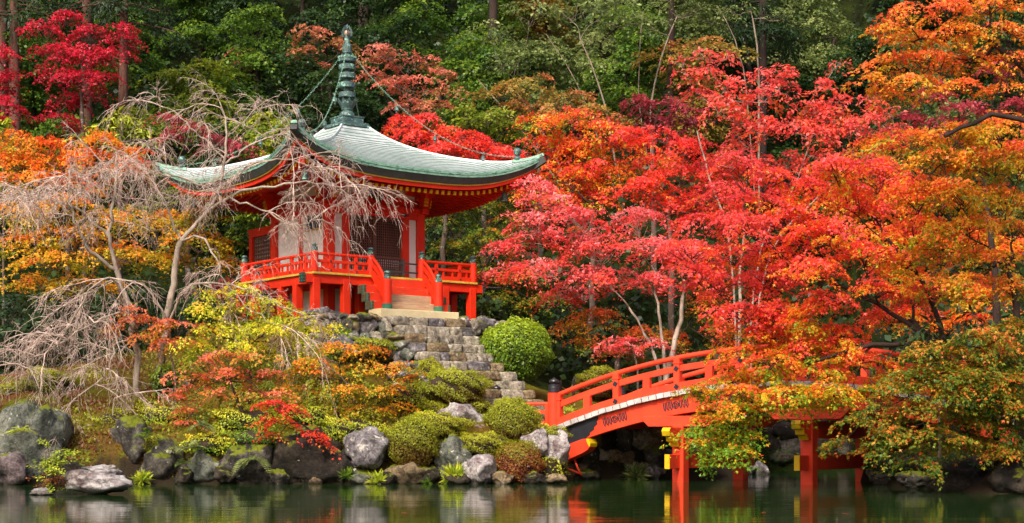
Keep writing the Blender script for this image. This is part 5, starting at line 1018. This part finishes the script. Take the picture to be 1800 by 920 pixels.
tree('maple_tree', 'leaning green maple tipped with salmon above the mossy boulders', 47.6, (445, 47.9), [(432, 735, 47.7), (415, 700, 47.6), (405, 670, 47.6)], [(350, 640, 40, 13), (400, 628, 50, 14), (460, 630, 50, 14), (330, 665, 46, 13), (400, 660, 60, 16), (470, 665, 50, 14), (300, 700, 44, 11), (350, 690, 50, 13), (420, 695, 60, 14), (480, 695, 40, 12), (340, 725, 50, 11), (320, 745, 36, 8)], P_SALMON, dens=2.0, spray=.28, leaf=.085, nl=64, bark='bark_dark', tr=.05, tz0=.34, tzk=.75)
tree('maple_tree', 'broad orange and yellow maple in front of the retaining wall', 48.2, (600, 48.2), [(596, 740, 48.2), (590, 700, 48.2), (600, 670, 48.2)], [(540, 640, 46, 13), (590, 615, 50, 14), (640, 620, 44, 13), (560, 660, 60, 16), (630, 650, 60, 16), (700, 650, 44, 13), (530, 690, 50, 14), (600, 690, 60, 16), (670, 690, 60, 16), (730, 668, 28, 9), (560, 725, 50, 13), (640, 725, 56, 13), (700, 720, 36, 11), (600, 752, 40, 9), (660, 755, 40, 9, .3, .2)], P_ORYEL, dens=2.1, spray=.28, leaf=.085, nl=64, bark='bark_dark', tr=.05, tz0=.22, tzk=.6, jit=.2)
tree('maple_tree', 'scarlet orange maple bough hanging over the dark wet boulder', 46.2, (590, 47.6), [(560, 770, 46.6), (530, 745, 46.3)], [(480, 712, 34, 11), (515, 722, 34, 11), (500, 745, 40, 11), (545, 765, 36, 9), (470, 735, 26, 7), (565, 782, 22, 6), (480, 765, 30, 8, .2, -.3)], P_RED, dens=2.0, spray=.26, leaf=.085, nl=60, bark='bark_dark', tr=.035, tz0=.5)
tree('maple_tree', 'dull red fine leaved maple under the left end of the veranda', 52.5, (400, 52.5), [(402, 580, 52.5), (405, 550, 52.5)], [(400, 500, 36, 11), (450, 512, 36, 12), (390, 525, 40, 11)], P_MAROON, dens=1.7, spray=.3, leaf=.1, nl=60, tr=.04, tz0=.8, kind='chev')
# ---- dark shade shrubs lower left
tree('evergreen_shrub', 'dark evergreen bush in shade at the left edge under the tawny maple', 55, (40, 55), [(40, 680, 55), (42, 620, 55)], [(20, 540, 50, 26), (70, 570, 50, 26), (20, 600, 60, 30), (100, 620, 60, 30), (40, 660, 70, 26), (-20, 640, 50, 40)], P_DKGREEN, kind='broad', leaf=.16, dens=2.2, spray=.4, nl=40, tz0=.3, tzk=.25)
tree('evergreen_shrub', 'dark evergreen bush in shade behind the cherry trunks', 56, (230, 56), [(230, 660, 56), (230, 600, 56)], [(160, 560, 60, 30), (230, 540, 60, 26), (170, 630, 70, 40), (260, 610, 60, 40), (330, 560, 60, 34), (400, 580, 60, 40), (330, 640, 60, 40)], P_DKGREEN, kind='broad', leaf=.16, dens=2.2, spray=.4, nl=40, tz0=.24, tzk=.25)
# ---- far bank in the shade under the bridge
tree('evergreen_shrub', 'dark bushes above the far bank wall seen under the bridge', 71, (1420, 71), [(1420, 690, 71), (1420, 650, 71)], [(1340, 640, 60, 36), (1430, 640, 70, 40), (1520, 650, 60, 40), (1380, 700, 60, 26), (1480, 700, 60, 26)], P_DKGREEN, kind='broad', leaf=.22, dens=2.2, spray=.5, nl=40, tz0=.3)
# ------------------------------------------------------------------ bare weeping cherries
def cherry(label, base, limbs, D, nsub, seed):
    """limbs: [(points px,py,dD), r0, r1, weeping amount]"""
    b0 = on(*base); r = empty('weeping_cherry', b0); tag(r, label, 'tree'); wood = Acc(); tw = Acc(); T0 = np.array(b0)
    for pts, r0, r1, wp_ in limbs:
        P = smooth_path([W(a, b, D + c) for a, b, c in pts], 16); P[1:-1] += rng.normal(size=(14, 3)) * .035
        V, Fc = tubes(P[None] - T0, np.linspace(r0, r1, 16)[None], 8); wood.add(V, Fc)
        if wp_ <= 0: continue
        L = np.linalg.norm(np.diff(P, axis=0), axis=1).sum(); k = int(nsub * wp_ * L); end = nrm((P[-1] - P[-4])[None])[0]
        i = rng.integers(5, 16, k); st = P[i]; d = nrm(rng.normal(size=(k, 3)) * np.array([1, .8, .55]) + end * .7 + np.array([0, 0, .5]))
        ln = rng.uniform(.7, 2.0, k)[:, None, None]; t = np.linspace(0, 1, 9)[None, :, None]; wig = np.cumsum(rng.normal(size=(k, 9, 3)) * .035, axis=1)
        S = st[:, None] + d[:, None] * ln * t + np.array([0, 0, -1.0]) * (ln * t ** 2 * rng.uniform(.05, .7, (k, 1, 1))) + wig * t
        V, Fc = tubes(S - T0, np.repeat(np.linspace(.02, .007, 9)[None], k, 0) * rng.uniform(.7, 1.25, (k, 1)), 4); tw.add(V, Fc)
        for gen, m, l0, l1, r_ in ((1, 10, .3, 1.0, .0078), (2, 6, .12, .42, .006)):
            kk = len(S); a = np.repeat(np.arange(kk), m); j = rng.integers(2, S.shape[1], len(a)); st = S[a, j]; dr = nrm(S[a, j] - S[a, j - 1]); d = nrm(dr * .8 + rng.normal(size=(len(a), 3)) * .55)
            ln = rng.uniform(l0, l1, len(a))[:, None, None]; t = np.linspace(0, 1, 5)[None, :, None]
            S2 = st[:, None] + d[:, None] * ln * t + np.array([0, 0, -1.0]) * (ln * t ** 2 * rng.uniform(.2, .7, (len(a), 1, 1))) + rng.normal(size=(len(a), 5, 3)) * .018 * t
            V, Fc = tubes(S2 - T0, np.repeat(np.linspace(r_, r_ * .55, 5)[None], len(a), 0), 3); tw.add(V, Fc); S = S2
            if gen == 1 and len(S) > 900: S = S[rng.permutation(len(S))[:900]]
    wood.build('trunk', M['bark_pale'], r, True); tw.build('twigs', M['twig_pink'], r)
cherry('bare weeping cherry with pale forked trunk at the left of the pond bank', (248, 50), [
    ([(248, 720, 0), (240, 620, 0), (226, 530, 0), (205, 475, 0)], 0.108, 0.088, 0), ([(205, 475, 0), (192, 420, 0), (196, 370, 0), (208, 310, 0), (206, 272, 0)], 0.072, 0.028, .55),
    ([(205, 475, 0), (160, 445, -.4), (135, 405, -.6), (126, 372, -.7), (120, 335, -.7)], 0.061, 0.024, .6), ([(192, 420, 0), (150, 375, -.3), (105, 355, -.5), (55, 345, -.6), (20, 350, -.6)], 0.043, 0.020, .8),
    ([(126, 380, -.7), (80, 385, -.8), (40, 375, -.9), (-10, 385, -1)], 0.029, 0.016, .7), ([(206, 280, 0), (180, 300, .3), (120, 310, .4), (60, 320, .5)], 0.025, 0.014, .6), ([(208, 300, 0), (235, 280, .2), (260, 300, .3), (300, 310, .3)], 0.025, 0.014, .6),
    ([(232, 560, 0), (200, 480, -.8), (165, 500, -1.3), (120, 580, -1.6), (60, 640, -1.8)], 0.043, 0.016, .75), ([(236, 590, 0), (215, 545, -.8), (160, 570, -1.4), (100, 610, -1.7), (20, 640, -1.7)], 0.036, 0.016, .7),
    ([(240, 600, 0), (200, 600, -1.2), (190, 660, -1.7), (130, 700, -1.9), (90, 740, -1.9)], 0.036, 0.014, .45), ([(240, 600, 0), (215, 610, -1), (205, 680, -1.4), (200, 740, -1.6), (190, 790, -1.6)], 0.029, 0.013, .4)], 50, 3.3, 1)
cherry('bare weeping cherry spreading its twigs in front of the hall', (272, 50.6), [
    ([(272, 710, 0), (284, 610, 0), (296, 550, 0), (306, 480, 0), (318, 425, 0)], 0.115, 0.096, 0), ([(318, 425, 0), (345, 392, 0), (385, 345, 0), (394, 290, 0), (402, 235, 0), (388, 190, 0)], 0.072, 0.024, .45),
    ([(345, 392, 0), (400, 345, -.3), (470, 325, -.5), (540, 318, -.6), (600, 330, -.7)], 0.058, 0.020, .7), ([(318, 425, 0), (350, 415, -.4), (378, 445, -.8), (390, 500, -1), (420, 520, -1.1)], 0.043, 0.016, .5),
    ([(318, 420, 0), (298, 385, 0), (290, 345, 0), (255, 300, .2), (230, 285, .3)], 0.043, 0.020, .7), ([(394, 290, 0), (430, 260, .2), (470, 235, .3), (520, 225, .3)], 0.036, 0.016, .4), ([(396, 280, 0), (350, 240, .2), (310, 200, .3), (275, 180, .3)], 0.032, 0.014, .4),
    ([(402, 240, 0), (430, 215, 0), (460, 190, 0)], 0.022, 0.012, .5), ([(390, 330, 0), (440, 290, -.6), (500, 275, -.9), (560, 300, -1)], 0.040, 0.016, .8), ([(390, 340, 0), (340, 320, -.5), (280, 300, -.7), (220, 320, -.8)], 0.036, 0.016, .8),
    ([(400, 345, -.3), (460, 370, -.8), (520, 400, -1), (560, 380, -1)], 0.032, 0.014, .6), ([(300, 560, 0), (330, 490, -.8), (400, 500, -1.4), (470, 520, -1.6), (520, 560, -1.7)], 0.043, 0.016, .35), ([(296, 570, 0), (260, 500, -.6), (200, 490, -1), (150, 520, -1.2)], 0.036, 0.016, .6),
    ([(400, 500, -1.4), (430, 540, -1.6), (480, 570, -1.7), (530, 590, -1.8)], 0.025, 0.012, .5)], 50.6, 2.8, 2)
# ------------------------------------------------------------------ clipped shrubs and moss mounds
def mound(name, label, px, py, rx, ry, D, palette, leaf=.06, kind='oval', dens=4.6, group=None, rough=.09, tz0=.5, tzk=.45, flatb=.75, base=None, cat='shrub'):
    s = D / F; c = W(px, py, D); rad = np.array([rx * s, rx * s * .9, ry * s]); r = empty(name, c - np.array([0, 0, rad[2]])); tag(r, label, cat, group); T0 = np.array(c) - np.array([0, 0, rad[2]])
    n = int(dens * 2 * math.pi * rx * ry / (.3 * (leaf / s) ** 2)); v = nrm(rng.normal(size=(n, 3))); o = rng.uniform(0, 40, 3)
    lump = 1 + rough * (np.sin(v[:, 0] * 5 + o[0]) * np.sin(v[:, 1] * 4 + o[1]) + .7 * np.sin(v[:, 2] * 7 + v[:, 0] * 3 + o[2]) + .5 * np.sin(v[:, 0] * 13 + v[:, 2] * 11 + o[0]))
    pw = np.where(v[:, 2] < 0, flatb, 1.0); P = c + v * rad * (lump * np.where(rng.uniform(size=n) < .02, rng.uniform(1.0, 1.08, n), rng.uniform(.84, 1.03, n)))[:, None]
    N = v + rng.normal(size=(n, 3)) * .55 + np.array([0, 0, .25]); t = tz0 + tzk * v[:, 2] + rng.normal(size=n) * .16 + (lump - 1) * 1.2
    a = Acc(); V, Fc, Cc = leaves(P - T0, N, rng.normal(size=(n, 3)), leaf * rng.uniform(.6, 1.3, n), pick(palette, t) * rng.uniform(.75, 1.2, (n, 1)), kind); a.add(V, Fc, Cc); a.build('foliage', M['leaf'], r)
    k = 26; e = nrm(rng.normal(size=(k, 3)) + np.array([0, 0, .6])) * rad * .9 + (c - T0); Q = bez(np.repeat(np.array([[0, 0, 0.]]), k, 0), e, 5, 0, .06); V, Fc = tubes(Q, np.repeat(np.linspace(.03, .008, 5)[None], k, 0), 4); b = Acc(); b.add(V, Fc); b.build('branches', M['bark_dark'], r)
    cv = ICO3[0] * rad * .84 * np.array([1, 1, 1]) + (c - T0); b = Acc(); b.add(cv, ICO3[1]); b.build('dark_core', M['bark_dark'], r)  # solid dark ellipsoid added inside the leaf shell, no modelled twigs
    return r
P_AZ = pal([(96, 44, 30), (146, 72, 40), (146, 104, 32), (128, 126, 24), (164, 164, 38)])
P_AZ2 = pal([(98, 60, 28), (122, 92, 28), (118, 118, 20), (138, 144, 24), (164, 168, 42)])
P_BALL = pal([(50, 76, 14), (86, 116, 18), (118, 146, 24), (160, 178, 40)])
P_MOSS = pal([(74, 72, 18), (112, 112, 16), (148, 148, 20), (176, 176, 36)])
mound('round_shrub', 'big round bright green clipped shrub beside the stone steps', 907, 616, 64, 54, 53.5, P_BALL, .075, 'broad', 3.2, rough=.06, tz0=.55)
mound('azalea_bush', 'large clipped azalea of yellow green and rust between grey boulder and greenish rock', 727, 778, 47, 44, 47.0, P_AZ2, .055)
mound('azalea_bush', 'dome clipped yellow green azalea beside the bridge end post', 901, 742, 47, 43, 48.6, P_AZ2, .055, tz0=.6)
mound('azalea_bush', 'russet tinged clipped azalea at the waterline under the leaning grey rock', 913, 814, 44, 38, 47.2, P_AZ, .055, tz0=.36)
mound('moss_mound', 'lumpy mossy bush in front of the stone steps', 800, 683, 58, 34, 49.8, P_AZ2, .06, rough=.2, tz0=.62)
mound('moss_mound', 'small moss mound under the short rope fence', 756, 652, 26, 22, 51.0, P_MOSS, .05, rough=.15)
mound('moss_mound', 'low moss mound left of the large pale mauve rock', 765, 722, 26, 14, 49.4, P_MOSS, .05, rough=.15)
mound('moss_mound', 'low moss mound behind the large pale mauve rock', 838, 716, 30, 11, 49.8, P_MOSS, .05, rough=.15)
mound('moss_mound', 'wide bright moss mound behind the large clipped azalea', 768, 748, 52, 24, 48.2, P_MOSS, .05, rough=.18)
mound('moss_mound', 'bright moss bank between the white rock and the mauve rock', 850, 782, 50, 22, 47.7, P_MOSS, .05, rough=.2)
mound('azalea_bush', 'small green azalea under the bridge end post', 972, 764, 30, 14, 48.8, P_AZ2, .05, rough=.15)
mound('azalea_bush', 'clipped bush behind the left span of the bridge handrail', 1058, 672, 46, 26, 56.5, P_AZ2, .06, tz0=.4)
mound('moss_mound', 'moss covered hump on the bank behind the huge left boulder', 85, 676, 50, 28, 50.6, P_MOSS, .055, tz0=.3, rough=.15)
mound('moss_mound', 'small moss hump at the left edge behind the huge boulder', 15, 690, 28, 14, 50.2, P_MOSS, .055, tz0=.3, rough=.15)
mound('moss_mound', 'mossy shrub on the wall foot behind the orange maple', 655, 610, 34, 16, 51.4, P_AZ2, .06, tz0=.55, rough=.2)
mound('fern_bush', 'leafy green bush between the cherry trunks and the speckled rock', 292, 668, 24, 26, 50.0, P_GREEN, .09, 'oval', 3, tz0=.7, rough=.2)
mound('leafy_bush', 'bright green leafy bush under the leaning maple', 440, 745, 70, 30, 48.6, P_LIME, .07, 'oval', 3.2, tz0=.4, rough=.22)
mound('leafy_bush', 'leafy bush over the rounded dark boulder', 450, 775, 50, 22, 47.5, P_GREEN, .08, 'oval', 3, tz0=.5, rough=.25)
mound('leafy_bush', 'yellow green bush beneath the broad orange maple', 700, 700, 46, 28, 49.2, P_AZ2, .06, 'oval', 3, tz0=.6, rough=.25)
mound('leafy_bush', 'yellow green undergrowth bush below the broad orange maple on the left', 620, 755, 56, 22, 48.0, P_LIME, .06, 'oval', 3, tz0=.4, rough=.25)
mound('leafy_bush', 'pale green leafy bush below the salmon maple on the left slope', 290, 735, 44, 20, 48.8, P_LIME, .07, 'oval', 3, tz0=.4, rough=.25)
mound('leafy_bush', 'yellow green low bush above the pointed boulder', 370, 782, 50, 20, 47.6, P_YELGRN, .07, 'oval', 3, tz0=.2, rough=.25)
mound('leafy_bush', 'olive leafy bush behind the scarlet maple bough', 545, 735, 50, 24, 48.6, P_LIME, .07, 'oval', 3, tz0=.35, rough=.25)
mound('leafy_bush', 'brownish green bush on the slope behind the flat topped boulder', 200, 745, 50, 22, 48.8, P_AZ2, .07, 'oval', 3, tz0=.4, rough=.25)
mound('moss_mound', 'moss cap on the mossy dark boulder', 272, 782, 22, 16, 47.0, P_MOSS, .05, rough=.2, tz0=.4)
mound('leafy_bush', 'dark ivy bank on the right shore above the broad wet boulder', 1700, 820, 70, 26, 41.3, P_DKGREEN, .08, 'oval', 3, tz0=.4, rough=.25)
mound('leafy_bush', 'dark ivy bank on the right shore beside the dark mottled rock', 1600, 815, 60, 22, 44.2, P_DKGREEN, .08, 'oval', 3, tz0=.3, rough=.25)
mound('leafy_bush', 'dark fern bank at the foot of the far stone wall', 1375, 806, 30, 14, 66.5, P_DKGREEN, .12, 'long', 3, tz0=.4, rough=.25)
# ------------------------------------------------------------------ small plants
def tuft(name, label, px, py, D, n, L, palette, kind='blade', spread=.8, up=1., wdt=1):
    c = W(px, py, D); r = empty(name, c); tag(r, label, 'plant'); a = Acc()
    for k in range(4):
        d = nrm(rng.normal(size=(n, 3)) * np.array([spread, spread, .2]) + np.array([0, 0, up])); P = rng.normal(size=(n, 3)) * np.array([.1, .1, .02]) * L + d * (k * .0)
        V, Fc, Cc = leaves(P, nrm(rng.normal(size=(n, 3)) + np.array([0, -.6, .4])), d, L * rng.uniform(.5, 1.1, n), pick(palette, rng.uniform(.2, 1, n)), kind); a.add(V, Fc, Cc)
    a.build('leaves', M['leaf'], r)
def fern(name, label, px, py, D, nf, L, palette, down=.5):
    c = W(px, py, D); r = empty(name, c); tag(r, label, 'plant'); a = Acc(); st = Acc()
    for i in range(nf):
        d = nrm(np.array([[rng.normal(), rng.normal() * .6 - .5, .5]]))[0]; l = L * rng.uniform(.6, 1.1); t = np.linspace(0, 1, 16); P = d * l * t[:, None] + np.array([0, 0, -down]) * l * (t ** 2)[:, None]; V, Fc = tubes(P[None], np.linspace(.008, .003, 16)[None], 3); st.add(V, Fc)
        T = nrm(np.gradient(P, axis=0)); S = nrm(np.cross(T, (0, 0, 1)))
        for sg in (-1, 1): V, Fc, Cc = leaves(P[2:], np.cross(T, S)[2:], (S * sg + T * .5)[2:], .28 * l * np.sin(np.pi * (.12 + .86 * t[2:])), pick(palette, rng.uniform(.3, 1, 14)), 'long'); a.add(V, Fc, Cc)
    st.build('stems', M['bark'], r); a.build('fronds', M['leaf'], r)
tuft('grass_tuft', 'bright grass tuft in front of the flat green grey stone', 664, 850, 46.4, 60, .42, P_LIME, spread=1.1)
tuft('grass_tuft', 'grass tuft hanging between the greenish rock and the white rock', 800, 842, 46.4, 60, .5, P_LIME, spread=.9)
tuft('grass_tuft', 'small green plant at the waterline right of the tan stone', 750, 850, 46.5, 30, .22, P_GREEN)
tuft('grass_tuft', 'grass clump at the water under the bridge abutment', 1118, 838, 51.2, 60, .5, P_GREYGRN, spread=1.2)
tuft('grass_tuft', 'low green plant at the foot of the mossy dark boulder', 250, 845, 46.0, 40, .35, P_LIME, spread=1.2)
fern('fern', 'pale green fern on the mossy boulder of the left shore', 330, 790, 46.4, 10, .8, P_GREYGRN)
fern('fern', 'small fern low between the mossy and pointed boulders', 322, 815, 46.2, 7, .45, P_GREEN)
fern('fern', 'fern with reddish tips hanging down the rounded dark boulder', 445, 810, 46.1, 14, .75, P_GREYGRN, 1.0)
fern('fern', 'fern on top of the flat topped boulder', 262, 765, 46.6, 8, .6, P_GREEN)
fern('fern', 'dark leaved plant with arching leaves under the leaning maple', 352, 748, 46.9, 12, .6, P_GREYGRN, .8)
fern('fern', 'fresh fern in front of the huge left boulder', 40, 760, 45.3, 9, .6, P_LIME)
tuft('grass_tuft', 'green plant under the trunk at the dark wet boulder', 610, 838, 46.3, 30, .3, P_GREEN)
# conifer sapling in the water
c0 = W(95, 868, 38.0); r = empty('conifer_sapling', c0); tag(r, 'small feathery conifer sapling beside the flat rock in the water', 'sapling'); wood = Acc(); a = Acc()
for b in range(5):
    tip = np.array([rng.uniform(-.3, .3), rng.uniform(-.2, .2), rng.uniform(.7, 1.25)]); P = bez(np.zeros(3), tip, 7, 0, .06); V, Fc = tubes(P, np.linspace(.016, .005, 7)[None], 5); wood.add(V, Fc)
    for i in range(9):
        z = rng.integers(1, 7); e = P[0][z] + np.array([rng.normal() * .28, rng.normal() * .2, rng.uniform(-.04, .1)]); Q = bez(P[0][z], e, 5, .02, .04); V, Fc = tubes(Q, np.linspace(.006, .003, 5)[None], 3); wood.add(V, Fc)
        n = 40; t = rng.integers(1, 5, n); red = P[0][z][2] < .45 and rng.uniform() < .6; V, Fc, Cc = leaves(Q[0][t] + rng.normal(size=(n, 3)) * .035, rng.normal(size=(n, 3)) * .3 + np.array([0, -.3, 1]), np.repeat((e - P[0][z])[None], n, 0) + rng.normal(size=(n, 3)) * .15, rng.uniform(.04, .08, n), pick(pal([(110, 60, 30), (150, 90, 40)]) if red else P_LIME, rng.uniform(0, 1, n)), 'oval'); a.add(V, Fc, Cc)
wood.build('stems', M['bark_dark'], r); a.build('needles', M['leaf'], r)
# ------------------------------------------------------------------ ground cover on the island, hillside and right bank; fallen leaves
n = 60000; gpx = rng.uniform(-40, 1010, n); gD = rng.uniform(46.2, 56, n); keep = ~((gpx > 640) & (gD > 50.6) & (gpx < 980)); gpx, gD = gpx[keep], gD[keep]; z = ground_z(gpx, gD); keep = (z > .15) & (z < 5.1); gpx, gD, z = gpx[keep], gD[keep], z[keep]; n = len(z)
P = np.stack([(gpx - 900) * gD / F, gD, z + .02], 1); nz = np.sin(P[:, 0] * 1.3) * np.cos(P[:, 1] * 1.7 + P[:, 0]) * .3
V, Fc, Cc = leaves(P, rng.normal(size=(n, 3)) * .6 + np.array([0, -.5, .6]), rng.normal(size=(n, 3)) * .7 + np.array([0, 0, .9]), rng.uniform(.05, .15, n), pick(pal([(120, 62, 34), (116, 84, 30), (110, 104, 28), (150, 152, 32), (180, 184, 44)]), rng.uniform(.05, .75, n) + nz + np.clip((gpx - 330) / 1300, -.25, .35)) * rng.uniform(.8, 1.2, (n, 1)), 'oval')
a = Acc(); a.add(V, Fc, Cc); tag(a.build('moss_and_grass', M['leaf']), 'short yellow green moss and grass covering the island slope', 'ground cover', kind='stuff')
n = 34000; gpx = rng.uniform(-150, 1950, n); gD = rng.uniform(57, 104, n); z = ground_z(gpx, gD); keep = (z > 1.2) & ~((gpx > 430) & (gpx < 900) & (gD < 63)); gpx, gD, z = gpx[keep], gD[keep], z[keep]; n = len(z)
P = np.stack([(gpx - 900) * gD / F, gD, z + rng.uniform(0, 1.3, n)], 1)
V, Fc, Cc = leaves(P, rng.normal(size=(n, 3)) * .6 + np.array([0, -.4, .7]), rng.normal(size=(n, 3)), rng.uniform(.2, .42, n), pick(P_DKGREEN, rng.uniform(0, .8, n)), 'broad')
a = Acc(); a.add(V, Fc, Cc); tag(a.build('hillside_undergrowth', M['leaf']), 'dark leafy undergrowth covering the hillside under the trees', 'undergrowth', kind='stuff')
fl = np_mesh('fallen_leaf', LEAF['maple'][0] * .12 * np.array([1, 1, .3]), [LEAF['maple'][1]], simple('fallen_red', lin(210, 60, 44), lin(180, 90, 40), .6))
for px, py in ((36, 877), (578, 904), (715, 902), (512, 919), (1485, 904), (1345, 902), (416, 919), (118, 893), (860, 860), (690, 893)):
    p_ = W(px, py, CAMH * F / (py - HZ)); tag(link('fallen_leaf', fl, None, (p_[0], p_[1], .012), (0, 0, rng.uniform(0, 6))), 'small fallen red maple leaf floating on the dark pond', 'leaf', 'fallen maple leaves floating on the pond')
print('leaf triangles', NTRI)
